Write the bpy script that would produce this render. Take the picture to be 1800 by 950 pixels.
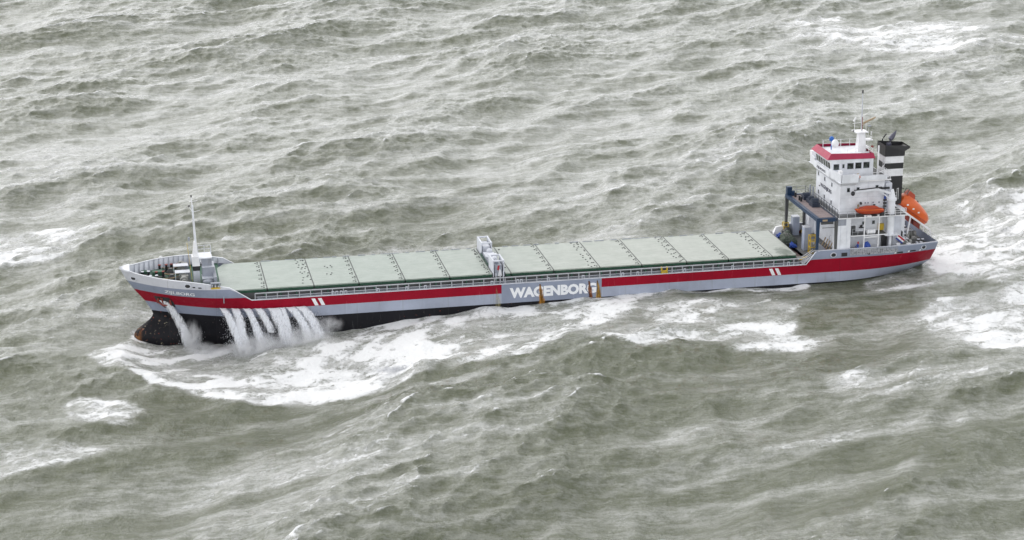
import bpy, math, random
import numpy as np
from mathutils import Matrix, Vector

# ------------------------------------------------------------------ camera, sky, sun, exposure
S = bpy.context.scene
for o in list(bpy.data.objects):
    bpy.data.objects.remove(o)
COL = S.collection
PITCH, LIFT = 0.0262, 6.9                      # the ship rides bow-up; LIFT puts the mean sea at z = 0
SHIP = Matrix.Translation((0, 0, LIFT)) @ Matrix.Rotation(PITCH, 4, 'Y')

cam = bpy.data.cameras.new('camera')
cam_o = bpy.data.objects.new('camera', cam)
COL.objects.link(cam_o)
cam.sensor_width = 36.0
cam.lens = 70.01
cam.clip_start = 1.0
cam.clip_end = 60000.0
cr = Vector((0.98006299, -0.19866266, -0.00311092))
cu = Vector((0.06230788, 0.29244068, 0.95425163))
cd = Vector((0.18866441, 0.93542055, -0.29898853))
cm = Matrix(((cr.x, cu.x, -cd.x, 1.23513), (cr.y, cu.y, -cd.y, -255.62371),
             (cr.z, cu.z, -cd.z, 80.13116), (0, 0, 0, 1)))
cam_o.matrix_world = SHIP @ cm
S.camera = cam_o

SUN_EL, SUN_AZ = math.radians(46), math.radians(328)      # azimuth clockwise from +Y
world = bpy.data.worlds.new("World")
S.world = world
world.use_nodes = True
wn = world.node_tree
bg = wn.nodes['Background']
sky = wn.nodes.new('ShaderNodeTexSky')
sky.sky_type = 'NISHITA'
sky.sun_disc = False
sky.sun_elevation = SUN_EL
sky.sun_rotation = SUN_AZ
sky.air_density = 2.0
sky.dust_density = 6.0
hs = wn.nodes.new('ShaderNodeHueSaturation')          # a closed grey overcast: the sky loses its blue
hs.inputs['Saturation'].default_value = 0.10
hs.inputs['Value'].default_value = 1.0
wmix = wn.nodes.new('ShaderNodeMixRGB')
wmix.inputs[0].default_value = 0.65
wmix.inputs[2].default_value = (9.6, 9.8, 10.1, 1)
wn.links.new(sky.outputs[0], hs.inputs['Color'])
wn.links.new(hs.outputs[0], wmix.inputs[1])
# thin bright cloud low down, thicker grey deck overhead, the same all the way round
wtc = wn.nodes.new('ShaderNodeTexCoord'); wsep = wn.nodes.new('ShaderNodeSeparateXYZ'); wmr = wn.nodes.new('ShaderNodeMapRange')
wn.links.new(wtc.outputs['Generated'], wsep.inputs[0]); wn.links.new(wsep.outputs[2], wmr.inputs[0])
for i_, v_ in zip((1, 2, 3, 4), (0.0, 0.85, 1.42, 0.50)): wmr.inputs[i_].default_value = v_
wsc = wn.nodes.new('ShaderNodeVectorMath'); wsc.operation = 'SCALE'
wn.links.new(wmix.outputs[0], wsc.inputs[0]); wn.links.new(wmr.outputs[0], wsc.inputs['Scale'])
wn.links.new(wsc.outputs[0], bg.inputs['Color'])
bg.inputs['Strength'].default_value = 0.12

sl = bpy.data.lights.new('sun', 'SUN')
sl.energy = 0.6
sl.angle = math.radians(60)
sl.color = (1.0, 0.965, 0.92)
sun_o = bpy.data.objects.new('sun', sl)
COL.objects.link(sun_o)
sdir = Vector((math.sin(SUN_AZ) * math.cos(SUN_EL), math.cos(SUN_AZ) * math.cos(SUN_EL), math.sin(SUN_EL)))
sun_o.rotation_euler = (-sdir).to_track_quat('-Z', 'Y').to_euler()
sun_o.location = (60, -60, 120)
S.view_settings.view_transform = 'Standard'
S.view_settings.look = 'None'
S.view_settings.gamma = 1.0
S.view_settings.use_curve_mapping = False
S.view_settings.exposure = 0.62
S.cycles.max_bounces = 14
S.cycles.diffuse_bounces = 6
S.cycles.volume_bounces = 6
S.cycles.transparent_max_bounces = 64
random.seed(5)
RNG = np.random.default_rng(11)

# ------------------------------------------------------------------ small node language
class NT:
    def __init__(s, mat):
        mat.use_nodes = True
        s.t = mat.node_tree
        s.n = s.t.nodes
        s.bsdf = s.n.get('Principled BSDF')
        s.out = s.n.get('Material Output')
    def put(s, sock, v):
        if isinstance(v, bpy.types.NodeSocket):
            s.t.links.new(v, sock)
        elif isinstance(v, tuple) and len(v) == 3 and sock.type == 'RGBA':
            sock.default_value = (*v, 1)
        else:
            sock.default_value = v
    def math(s, op, a, b=0.0, c=None, clamp=False):
        m = s.n.new('ShaderNodeMath'); m.operation = op; m.use_clamp = clamp
        s.put(m.inputs[0], a); s.put(m.inputs[1], b)
        if c is not None: s.put(m.inputs[2], c)
        return m.outputs[0]
    def ramp(s, v, lo, hi, a=0.0, b=1.0, smooth=True):
        m = s.n.new('ShaderNodeMapRange')
        m.interpolation_type = 'SMOOTHSTEP' if smooth else 'LINEAR'
        s.put(m.inputs[0], v)
        for i, k in zip((1, 2, 3, 4), (lo, hi, a, b)): s.put(m.inputs[i], k)
        return m.outputs[0]
    def mix(s, f, a, b):
        m = s.n.new('ShaderNodeMixRGB')
        s.put(m.inputs[0], f); s.put(m.inputs[1], a); s.put(m.inputs[2], b)
        return m.outputs[0]
    def obj(s):
        return s.n.new('ShaderNodeTexCoord').outputs['Object']
    def scale(s, vec, sc, rot=(0, 0, 0)):
        m = s.n.new('ShaderNodeMapping')
        s.put(m.inputs['Vector'], vec)
        m.inputs['Scale'].default_value = sc
        m.inputs['Rotation'].default_value = rot
        return m.outputs[0]
    def noise(s, vec, scale, detail=4.0, rough=0.55, dist=0.0):
        m = s.n.new('ShaderNodeTexNoise')
        s.put(m.inputs['Vector'], vec)
        m.inputs['Scale'].default_value = scale
        m.inputs['Detail'].default_value = detail
        m.inputs['Roughness'].default_value = rough
        m.inputs['Distortion'].default_value = dist
        return m.outputs[0]
    def sep(s, vec):
        m = s.n.new('ShaderNodeSeparateXYZ'); s.put(m.inputs[0], vec); return m.outputs
    def bump(s, h, strength=0.3, dist=0.05):
        m = s.n.new('ShaderNodeBump')
        s.put(m.inputs['Height'], h)
        m.inputs['Strength'].default_value = strength
        m.inputs['Distance'].default_value = dist
        s.put(s.bsdf.inputs['Normal'], m.outputs[0])

MATS = {}
def paint(name, col, rough=0.45, dirt=0.25, rust=0.0, metal=0.0, dirt_col=(0.12, 0.11, 0.10), scale=1.0, streak=True):
    """sea-worn paint: tone drift, grime running down and optional rust"""
    m = bpy.data.materials.new(name)
    t = NT(m)
    p = t.obj()
    c = t.mix(t.ramp(t.noise(p, 0.6 * scale, 5, 0.6), 0.3, 0.7), tuple(x * 0.86 for x in col), tuple(min(1, x * 1.08) for x in col))
    st = t.noise(t.scale(p, (3.0, 3.0, 0.35 if streak else 3.0)), 1.2 * scale, 6, 0.65)
    c = t.mix(t.math('MULTIPLY', t.ramp(st, 0.48, 0.78), dirt), c, dirt_col)
    if rust > 0:
        rr = t.noise(t.scale(p, (5.0, 5.0, 0.9)), 0.8 * scale, 7, 0.7)
        lo = 0.72 - 0.22 * rust
        c = t.mix(t.ramp(rr, lo, lo + 0.08), c, t.mix(t.noise(p, 9, 3), (0.22, 0.07, 0.02), (0.38, 0.16, 0.04)))
    t.put(t.bsdf.inputs['Base Color'], c)
    t.put(t.bsdf.inputs['Roughness'], t.ramp(st, 0.2, 0.8, rough * 0.8, min(1, rough * 1.3)))
    t.bsdf.inputs['Metallic'].default_value = metal
    t.bump(t.noise(p, 3.5, 4), 0.10, 0.03)
    MATS[name] = m
    return m

paint('white_paint', (0.77, 0.785, 0.83), 0.4, 0.04, 0.02)
paint('white_clean', (0.80, 0.80, 0.82), 0.4, 0.10, 0.0)
paint('pale_grey', (0.60, 0.62, 0.68), 0.45, 0.2, 0.12)
paint('blue_grey', (0.36, 0.40, 0.50), 0.42, 0.25, 0.12)
paint('mid_grey', (0.30, 0.32, 0.37), 0.5, 0.4, 0.25)
paint('rail_grey', (0.42, 0.43, 0.46), 0.5, 0.3, 0.2)
paint('dark_grey', (0.085, 0.088, 0.09), 0.6, 0.3, 0.15)
paint('winch_grey', (0.26, 0.26, 0.25), 0.6, 0.55, 0.35)
paint('black_paint', (0.018, 0.018, 0.021), 0.4, 0.2, 0.0)
paint('red_paint', (0.34, 0.006, 0.035), 0.42, 0.10, 0.0)
paint('roof_red', (0.34, 0.010, 0.055), 0.5, 0.05, 0.0)
paint('orange', (0.62, 0.105, 0.012), 0.35, 0.12, 0.0, dirt_col=(0.35, 0.09, 0.03))
paint('orange_dark', (0.42, 0.05, 0.012), 0.5, 0.25, 0.0)
paint('rust_red', (0.22, 0.035, 0.025), 0.6, 0.3, 0.2)
paint('deck_green', (0.035, 0.11, 0.07), 0.6, 0.55, 0.25, dirt_col=(0.16, 0.16, 0.14), streak=False)
paint('cover_side', (0.010, 0.062, 0.032), 0.5, 0.3, 0.08, dirt_col=(0.04, 0.06, 0.05))
paint('deck_brown', (0.15, 0.10, 0.095), 0.6, 0.5, 0.5, streak=False)
paint('gantry_blue', (0.008, 0.032, 0.082), 0.45, 0.3, 0.1, dirt_col=(0.03, 0.035, 0.04))
paint('navy', (0.02, 0.03, 0.055), 0.5, 0.3, 0.1)
paint('yellow', (0.62, 0.42, 0.03), 0.5, 0.25, 0.25)
paint('tarp_blue', (0.02, 0.07, 0.36), 0.55, 0.15)
paint('dome_blue', (0.01, 0.12, 0.48), 0.4, 0.1)
paint('rope', (0.40, 0.30, 0.19), 0.85, 0.35)
paint('net_green', (0.075, 0.095, 0.075), 0.9, 0.6, streak=False)
paint('plank', (0.24, 0.19, 0.19), 0.7, 0.5, 0.1, streak=False)
paint('skin', (0.50, 0.27, 0.20), 0.6, 0.0)
paint('print_white', (0.80, 0.80, 0.82), 0.45, 0.12, 0.0)
paint('print_black', (0.06, 0.06, 0.09), 0.5, 0.1, 0.0)
paint('flag_red', (0.45, 0.03, 0.04), 0.8, 0.05)
paint('flag_blue', (0.03, 0.06, 0.26), 0.8, 0.05)
paint('exhaust', (0.10, 0.10, 0.14), 0.45, 0.4, 0.1, metal=0.4)

def glass_mat():
    m = bpy.data.materials.new('window_glass')
    t = NT(m)
    c = t.mix(t.ramp(t.noise(t.obj(), 1.6, 2), 0.42, 0.6), (0.015, 0.018, 0.02), (0.06, 0.075, 0.07))
    t.put(t.bsdf.inputs['Base Color'], c)
    t.bsdf.inputs['Roughness'].default_value = 0.08
    t.bsdf.inputs['IOR'].default_value = 1.5
    MATS['glass'] = m
glass_mat()

def cover_mat():
    """pale sea-green hatch covers, wet and scuffed"""
    m = bpy.data.materials.new('hatch_green')
    t = NT(m)
    p = t.obj()
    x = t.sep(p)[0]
    aft_sheen = t.ramp(x, 30.0, 75.0)  # aft covers paler: wet sky sheen put into their colour
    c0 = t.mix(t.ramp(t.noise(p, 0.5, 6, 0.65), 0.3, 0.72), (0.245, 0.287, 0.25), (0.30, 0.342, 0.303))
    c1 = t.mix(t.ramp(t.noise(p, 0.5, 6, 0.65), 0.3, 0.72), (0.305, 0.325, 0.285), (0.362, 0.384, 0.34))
    c = t.mix(aft_sheen, c0, c1)
    st = t.noise(t.scale(p, (0.35, 3.5, 3.5)), 0.9, 7, 0.7)
    c = t.mix(t.math('MULTIPLY', t.ramp(st, 0.50, 0.72), 0.5), c, (0.22, 0.30, 0.24))
    c = t.mix(t.math('MULTIPLY', t.ramp(t.noise(p, 2.3, 8, 0.75), 0.62, 0.72), 0.6), c, (0.16, 0.19, 0.13))
    # dark worn patch on the aftmost cover
    y = t.sep(p)[1]
    d = t.math('ADD', t.math('POWER', t.math('SUBTRACT', x, 90.2), 2.0), t.math('MULTIPLY', t.math('POWER', t.math('ADD', y, 4.4), 2.0), 0.35))
    w = t.math('ADD', d, t.math('MULTIPLY', t.noise(p, 1.4, 5, 0.7), 6.0))
    c = t.mix(t.ramp(w, 3.2, 5.0, 0.75, 0.0), c, (0.05, 0.075, 0.045))
    t.put(t.bsdf.inputs['Base Color'], c)
    t.put(t.bsdf.inputs['Roughness'], t.ramp(st, 0.3, 0.7, 0.25, 0.5))
    t.bump(t.noise(p, 1.3, 5), 0.15, 0.06)
    MATS['cover'] = m
cover_mat()

def hull_stains(t, p, c, strong=True):
    """rust tails under the three side openings, drips, scrapes: shapes that belong to the plating"""
    xyz = t.sep(p)
    x, z = xyz[0], xyz[2]
    nz = t.noise(t.scale(p, (3.2, 3.2, 0.9)), 1.1, 7, 0.72)
    for x0, w0, w1, col in ((55.2, 0.13, 0.42, (0.42, 0.19, 0.03)), (61.95, 0.17, 0.38, (0.26, 0.09, 0.03)), (63.12, 0.09, 0.45, (0.42, 0.24, 0.05)),
                            (49.2, 0.02, 0.45, (0.42, 0.38, 0.20))):
        down = t.ramp(z, -1.55, -3.9, 0.0, 1.0, False)
        half = t.math('ADD', t.math('MULTIPLY', down, w1 - w0), w0)
        cx = t.math('ADD', t.math('MULTIPLY', down, 0.25), x0)
        d = t.math('DIVIDE', t.math('ABSOLUTE', t.math('SUBTRACT', x, cx)), half)
        d = t.math('ADD', d, t.math('MULTIPLY', t.math('SUBTRACT', nz, 0.5), 2.4))
        m = t.ramp(d, 0.45, 1.15, 1.0, 0.0)
        m = t.math('MULTIPLY', m, t.ramp(z, -1.62, -1.5, 1.0, 0.0))
        m = t.math('MULTIPLY', m, t.ramp(nz, 0.25, 0.44, 0.6, 1.0))
        if x0 < 50: m = t.math('MULTIPLY', m, 0.45)
        cc = t.mix(t.ramp(nz, 0.38, 0.58), col, tuple(q * 0.3 for q in col))
        cc = t.mix(t.ramp(z, -1.5, -2.1, 0.85, 0.0), cc, (0.05, 0.03, 0.02))
        c = t.mix(m, c, cc)
    return c

def hull_mat(name, col, dark, specks=False, drips=0.3):
    m = bpy.data.materials.new(name)
    t = NT(m)
    p = t.obj()
    c = t.mix(t.ramp(t.noise(p, 0.22, 6, 0.6), 0.3, 0.7), tuple(q * 0.88 for q in col), tuple(min(1, q * 1.08) for q in col))
    s1 = t.noise(t.scale(p, (1.3, 1.3, 0.12)), 1.0, 7, 0.65)
    c = t.mix(t.math('MULTIPLY', t.ramp(s1, 0.55, 0.72), drips), c, dark)
    s2 = t.noise(t.scale(p, (2.4, 2.4, 0.5)), 1.0, 8, 0.75)
    c = t.mix(t.ramp(s2, 0.70, 0.76, 0.0, 0.7), c, (0.22, 0.13, 0.06))
    if specks:      # scraped paint and growth on the black bottom
        v = t.math('ADD', t.noise(p, 2.4, 4, 0.7), t.ramp(t.sep(p)[0], 6.0, 9.0, 0.05, 0.0))
        c = t.mix(t.ramp(v, 0.675, 0.70), c, t.mix(t.ramp(t.noise(p, 0.7, 2), 0.45, 0.55), (0.30, 0.27, 0.20), (0.26, 0.06, 0.04)))
        xx = t.sep(p)[0]
        tip = t.math('MULTIPLY', t.ramp(xx, 1.4, 2.7, 1.0, 0.0), t.ramp(t.noise(p, 1.3, 5, 0.7), 0.42, 0.55))
        c = t.mix(t.math('MULTIPLY', tip, t.ramp(t.sep(p)[2], -5.4, -6.4)), c, (0.32, 0.13, 0.04))
    # faint vertical weld seams
    xm = t.math('PINGPONG', t.sep(p)[0], 3.05)
    c = t.mix(t.ramp(xm, 0.0, 0.07, 0.45, 0.0), c, dark)
    # pale salt and scrape runs below the gunwale
    s3 = t.noise(t.scale(p, (2.2, 2.2, 0.25)), 1.0, 5, 0.7)
    c = t.mix(t.math('MULTIPLY', t.ramp(s3, 0.60, 0.74), 0.28), c, tuple(min(1, q * 1.4 + 0.10) for q in col))
    c = hull_stains(t, p, c)
    t.put(t.bsdf.inputs['Base Color'], c)
    t.put(t.bsdf.inputs['Roughness'], t.ramp(s1, 0.3, 0.7, 0.35, 0.55))
    t.bsdf.inputs['Specular IOR Level'].default_value = 0.14
    h = t.math('ADD', t.math('MULTIPLY', t.noise(t.scale(p, (1, 1, .7)), 0.9, 3), 1.0), t.ramp(xm, 0.0, 0.06, 0.15, 0.0))
    t.bump(h, 0.35, 0.14)
    MATS[name] = m
hull_mat('hull_lit_band', (0.58, 0.59, 0.64), (0.3, 0.3, 0.28), drips=0.2)  # bulwark band: hull grey paled, its stronger light put into the colour
hull_mat('hull_grey', (0.25, 0.28, 0.36), (0.20, 0.22, 0.24))
hull_mat('hull_lower', (0.335, 0.365, 0.45), (0.22, 0.24, 0.22), drips=0.35)
hull_mat('hull_red', (0.265, 0.003, 0.018), (0.16, 0.008, 0.02), drips=0.35)
hull_mat('hull_black', (0.011, 0.011, 0.014), (0.035, 0.035, 0.037), specks=True)
def letter_mat():
    m = bpy.data.materials.new('hull_lettering')
    t = NT(m)
    p = t.obj()
    c = t.mix(t.noise(p, 1.0, 4), (0.72, 0.73, 0.76), (0.84, 0.85, 0.87))
    c = hull_stains(t, p, c)
    t.put(t.bsdf.inputs['Base Color'], c)
    t.bsdf.inputs['Roughness'].default_value = 0.4
    MATS['lettering'] = m
letter_mat()
def mesh_net_mat():
    m = bpy.data.materials.new('netting')
    t = NT(m)
    p = t.obj()
    n = t.noise(p, 3.2, 6, 0.8)
    t.put(t.bsdf.inputs['Base Color'], t.mix(t.ramp(n, 0.42, 0.6), (0.12, 0.125, 0.135), (0.42, 0.43, 0.46)))
    t.bsdf.inputs['Roughness'].default_value = 0.7
    MATS['netting'] = m
mesh_net_mat()

# ------------------------------------------------------------------ mesh building
class MB:
    def __init__(s):
        s.v = []; s.f = []; s.mi = []
    def _add(s, vs, fs, mi=0):
        b = len(s.v)
        s.v += [tuple(map(float, q)) for q in vs]
        s.f += [tuple(b + i for i in f) for f in fs]
        s.mi += [mi] * len(fs)
        return s
    def box(s, x0, x1, y0, y1, z0, z1, mi=0):
        v = [(x, y, z) for z in (z0, z1) for y in (y0, y1) for x in (x0, x1)]
        return s._add(v, [(0, 2, 3, 1), (4, 5, 7, 6), (0, 1, 5, 4), (2, 6, 7, 3), (0, 4, 6, 2), (1, 3, 7, 5)], mi)
    def hexa(s, bot, top, mi=0):
        """bot, top: four corners each, same order"""
        return s._add(list(bot) + list(top), [(3, 2, 1, 0), (4, 5, 6, 7), (0, 1, 5, 4), (1, 2, 6, 5), (2, 3, 7, 6), (3, 0, 4, 7)], mi)
    def tube(s, pts, r, n=8, mi=0, caps=True):
        pts = [Vector(p) for p in pts]
        rs = r if isinstance(r, (list, tuple)) else [r] * len(pts)
        rings = []
        for i, p in enumerate(pts):
            d = (pts[min(i + 1, len(pts) - 1)] - pts[max(i - 1, 0)]).normalized()
            a = Vector((0, 0, 1)) if abs(d.z) < 0.9 else Vector((1, 0, 0))
            u = d.cross(a).normalized(); w = d.cross(u)
            rings.append([p + (u * math.cos(2 * math.pi * k / n) + w * math.sin(2 * math.pi * k / n)) * rs[i] for k in range(n)])
        vs = [q for rr in rings for q in rr]
        fs = []
        for i in range(len(pts) - 1):
            for k in range(n):
                a, b = i * n + k, i * n + (k + 1) % n
                fs.append((a, b, b + n, a + n))
        if caps:
            fs.append(tuple(range(n))[::-1]); fs.append(tuple(range((len(pts) - 1) * n, len(pts) * n)))
        return s._add(vs, fs, mi)
    def beam(s, a, b, w, h=None, mi=0):
        """rectangular bar from a to b, w wide, h high"""
        h = h or w
        a, b = Vector(a), Vector(b)
        d = (b - a).normalized()
        up = Vector((0, 0, 1)) if abs(d.z) < 0.95 else Vector((1, 0, 0))
        u = d.cross(up).normalized() * w / 2
        t = u.cross(d).normalized() * h / 2
        return s.hexa([a - u - t, a + u - t, a + u + t, a - u + t], [b - u - t, b + u - t, b + u + t, b - u + t], mi)
    def ell(s, c, r, nu=12, nv=8, z0=-1.0, mi=0, fn=None):
        vs = []
        for j in range(nv + 1):
            ph = -math.pi / 2 + math.pi * j / nv
            for i in range(nu):
                th = 2 * math.pi * i / nu
                q = [math.cos(ph) * math.cos(th), math.cos(ph) * math.sin(th), max(z0, math.sin(ph))]
                if fn: q = fn(q)
                vs.append((c[0] + r[0] * q[0], c[1] + r[1] * q[1], c[2] + r[2] * q[2]))
        fs = [(j * nu + i, j * nu + (i + 1) % nu, (j + 1) * nu + (i + 1) % nu, (j + 1) * nu + i) for j in range(nv) for i in range(nu)]
        return s._add(vs, fs, mi)
    def prism(s, poly, y0, y1, mi=0):
        """poly of (x, z) extruded along y"""
        n = len(poly)
        vs = [(x, y0, z) for x, z in poly] + [(x, y1, z) for x, z in poly]
        fs = [tuple(range(n)), tuple(range(2 * n - 1, n - 1, -1))] + [(i, i + n, (i + 1) % n + n, (i + 1) % n) for i in range(n)]
        return s._add(vs, fs, mi)
    def slab(s, poly, z0, z1, mi=0):
        """poly of (x, y) extruded along z"""
        n = len(poly)
        vs = [(x, y, z0) for x, y in poly] + [(x, y, z1) for x, y in poly]
        fs = [tuple(range(n - 1, -1, -1)), tuple(range(n, 2 * n))] + [(i, (i + 1) % n, (i + 1) % n + n, i + n) for i in range(n)]
        return s._add(vs, fs, mi)
    def mesh(s, name, mats, o=(0, 0, 0), smooth=False, bevel=0):
        me = bpy.data.meshes.new(name)
        me.from_pydata([(x - o[0], y - o[1], z - o[2]) for x, y, z in s.v], [], s.f)
        for m in (mats if isinstance(mats, (list, tuple)) else [mats]):
            me.materials.append(MATS[m])
        me.polygons.foreach_set('material_index', s.mi)
        me.update()
        import bmesh
        bm = bmesh.new(); bm.from_mesh(me)
        bmesh.ops.recalc_face_normals(bm, faces=bm.faces)
        bm.to_mesh(me); bm.free()
        if smooth:
            me.polygons.foreach_set('use_smooth', [True] * len(me.polygons))
            me.set_sharp_from_angle(angle=math.radians(38))
        return me
    def build(s, name, mats, parent=None, o=None, smooth=False, label=None):
        if o is None: o = ORIG.get(root_of(parent).name, (0, 0, 0)) if parent else (0, 0, 0)
        ob = bpy.data.objects.new(name, s.mesh(name, mats, o, smooth))
        COL.objects.link(ob)
        if parent: ob.parent = parent
        if label: ob['label'] = label
        return ob
ORIG = {}
def root_of(o):
    while o.parent: o = o.parent
    return o
def thing(name, label, cat, origin=(0, 0, 0), group=None):
    """an Empty at the thing's base, riding with the ship's trim; vertices are given in ship coordinates"""
    e = bpy.data.objects.new(name, None)
    COL.objects.link(e)
    e.empty_display_size = 0.5
    e.matrix_world = SHIP @ Matrix.Translation(origin)
    e['label'] = label; e['category'] = cat
    if group: e['group'] = group
    ORIG[e.name] = origin
    return e
def copy_part(src, parent, off=(0, 0, 0)):
    c = src.copy(); COL.objects.link(c); c.parent = parent
    c.location = (src.location[0] + off[0], src.location[1] + off[1], src.location[2] + off[2])
    return c

def text_shape(body, bold=0.0):
    cu_ = bpy.data.curves.new('text', 'FONT'); cu_.body = body; cu_.offset = bold; cu_.resolution_u = 3
    ob = bpy.data.objects.new('text', cu_); COL.objects.link(ob)
    dg = bpy.context.evaluated_depsgraph_get(); dg.update()
    me = bpy.data.meshes.new_from_object(ob.evaluated_get(dg))
    vs = [tuple(v.co) for v in me.vertices]; fs = [tuple(p.vertices) for p in me.polygons]
    bpy.data.objects.remove(ob); bpy.data.curves.remove(cu_); bpy.data.meshes.remove(me)
    xs_ = [v[0] for v in vs]; ys_ = [v[1] for v in vs]
    x0, x1, y0, y1 = min(xs_), max(xs_), min(ys_), max(ys_)
    return [((v[0] - x0) / (x1 - x0), (v[1] - y0) / (y1 - y0)) for v in vs], fs

# ------------------------------------------------------------------ hull form (ship coordinates: x aft, y starboard, z up from the hatch tops)
I = np.interp
def stem_x(z): return I(z, [-9.5, -6, -4.9, -4.2, -2.52, -1.18, .48, 2.3], [6.2, 5.4, 4.5, 4.1, 3.1, 2.0, .85, -.05])
def bow_x(z): return I(z, [-9.95, -9.4, -8.9, -8.4, -7.9, -7.35, -6.9, -6.5, -6.0, -5.5, -5.1, -4.7, -4.3, -2.52, -1.18, .48, 2.3],
                       [4.6, 3.3, 2.4, 1.85, 1.5, 1.35, 1.5, 1.85, 2.5, 3.2, 3.7, 4.0, 4.08, 3.1, 2.0, .85, -.05])
def hb(x, z):
    x = np.asarray(x, float); z = np.asarray(z, float)
    L = I(z, [-9.5, -4, -1, 2.2], [28, 22, 16, 13]); pw = I(z, [-9.5, -4, -1, 2.2], [1.8, 2.0, 2.3, 2.5])
    t = np.clip((x - stem_x(z)) / L, 0, 1); a = 7 * (1 - (1 - t) ** pw)
    T = tran_x(z); th = I(z, [-9.5, -5, -4, -2.6, -.6, .5], [.1, .3, 1.9, 4.1, 5.6, 6.0]); Ls = I(z, [-9.5, -5, -4, -2.6, .5], [34, 22, 15, 12.5, 9])
    s = np.clip((T - x) / Ls, 0, 1); b = th + (7 - th) * (1 - (1 - s) ** 2)
    a = np.minimum(a, b)
    w = I(z, [-10, -9, -8.2, -7.5, -6.8, -6.0, -5.3, -4.7, -4.2], [1.5, 1.8, 1.95, 1.95, 1.75, 1.3, .8, .4, 0])
    u = np.clip((x - bow_x(z)) / 5.0, 0, 1)
    bu = w * np.sqrt(np.clip(1 - (1 - u) ** 2, 0, None)) * np.clip(1 - (x - 9) / 8, 0, 1)
    return (a ** 3 + bu ** 3) ** (1 / 3)
def tran_x(z): return I(z, [-9.5, -6, -5, -4, -2.6, -.6, .6], [96, 104, 108, 111.9, 112.1, 112.2, 112.35])
def top_z(x): return I(x, [0, .5, 2, 4, 6, 8, 9, 10, 11, 12, 13, 13.8, 16.75, 92.7, 94.2, 112.4],
                       [2.25, 2.12, 1.88, 1.78, 1.67, 1.54, 1.46, 1.34, 1.14, .93, .72, .58, -1.27, -1.30, .56, .52])

# ------------------------------------------------------------------ the sea: one wind-driven heightfield (spectrum summed by FFT)
NX, NY = 1024, 1024
X0, LX, Y0, LY = -75.0, 330.0, -112.0, 420.0
gx = X0 + LX * np.arange(NX) / NX
gy = Y0 + LY * np.arange(NY) / NY
GX, GY = np.meshgrid(gx, gy)                        # [iy, ix]
kx = 2 * np.pi * np.fft.fftfreq(NX, LX / NX)
ky = 2 * np.pi * np.fft.fftfreq(NY, LY / NY)
KX, KY = np.meshgrid(kx, ky)
K = np.hypot(KX, KY); K[0, 0] = 1e-6
WIND = math.radians(-60)
def spectrum(peak, power, spread, cut, seed, th=WIND):
    r = np.random.default_rng(seed)
    ang = np.arctan2(KY, KX) - th
    D = np.abs(np.cos(ang)) ** spread * np.where(np.cos(ang) > 0, 1.0, 0.25) + 0.03
    P = np.exp(-0.74 * (2 * np.pi / peak / K) ** 2) / K ** power * D * np.exp(-(K / cut) ** 2)
    H = (r.normal(size=K.shape) + 1j * r.normal(size=K.shape)) * np.sqrt(P); H[0, 0] = 0
    h = np.fft.ifft2(H).real
    return H / h.std()
H1 = 0.88 * spectrum(62, 4.2, 2.4, 3.0, 21) + 0.29 * spectrum(27, 4.0, 2.6, 4.0, 8, WIND + .22)
H2 = 0.078 * spectrum(10.0, 3.2, 1.8, 7.0, 3, WIND + .1) + 0.066 * spectrum(3.6, 3.1, 0.5, 9.0, 5, WIND - .2)
big = np.fft.ifft2(H1).real
# short seas ride on the crests and lee faces, the troughs between them stay smooth
bn = big / big.std()
phase = np.fft.ifft2(np.fft.fft2(np.clip(bn, -2, 2)) * np.exp(1j * (KX * math.cos(WIND) + KY * math.sin(WIND)) * -2.5)).real
gust = np.fft.ifft2(np.fft.fft2(RNG.normal(size=(NY, NX))) * np.exp(-0.5 * ((KX * 20) ** 2 + (KY * 12) ** 2))).real; gust /= gust.std()
rough = np.clip(0.92 + 0.30 * phase + 0.22 * gust, 0.4, 1.3)
H = H1 + np.fft.fft2(np.fft.ifft2(H2).real * rough)
height = np.fft.ifft2(H).real
CH = 0.90

dx_ = CH * np.fft.ifft2(1j * KX / K * H).real
dy_ = CH * np.fft.ifft2(1j * KY / K * H).real
Jxx = 1 + np.gradient(dx_, LX / NX, axis=1); Jyy = 1 + np.gradient(dy_, LY / NY, axis=0)
Jxy = np.gradient(dx_, LY / NY, axis=0); Jyx = np.gradient(dy_, LX / NX, axis=1)
J = Jxx * Jyy - Jxy * Jyx
def sm(x, a, b):
    t = np.clip((x - a) / (b - a), 0, 1); return t * t * (3 - 2 * t)
def gauss(f, sx, sy, rot=0.0):
    """anisotropic blur, sx along the direction rot"""
    ka = KX * math.cos(rot) + KY * math.sin(rot); kb = -KX * math.sin(rot) + KY * math.cos(rot)
    return np.fft.ifft2(np.fft.fft2(f) * np.exp(-0.5 * ((ka * sx) ** 2 + (kb * sy) ** 2))).real
def smear(f, length, rot, width=0.3):
    """one-sided decay downwind: foam left behind by a breaking crest"""
    ka = KX * math.cos(rot) + KY * math.sin(rot); kb = -KX * math.sin(rot) + KY * math.cos(rot)
    return np.fft.ifft2(np.fft.fft2(f) / (1 - 1j * ka * length) * np.exp(-0.5 * (kb * width) ** 2)).real
def bandnoise(seed, sx, sy, rot, lo=4.0):
    r = np.random.default_rng(seed)
    w = r.normal(size=(NY, NX))
    g = gauss(w, sx, sy, rot) - gauss(w, sx * lo, sy * lo, rot)
    return g / g.std()
WD = math.radians(9)                                # foam streaks lie a little off the wave direction
cap = sm(gauss(J, .22, .22), 0.60, 0.22)
trail = np.clip(smear(gauss(sm(J, .6, .1), .5, .8), 9.0, WD, 1.2) * 1.3, 0, 1)
f1 = bandnoise(31, 3.6, 0.55, WD); f2 = bandnoise(32, 1.5, 0.32, WD + .1); f3 = bandnoise(33, 0.9, 0.55, WD - .3)
warp = bandnoise(34, 6, 3, WD)
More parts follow.
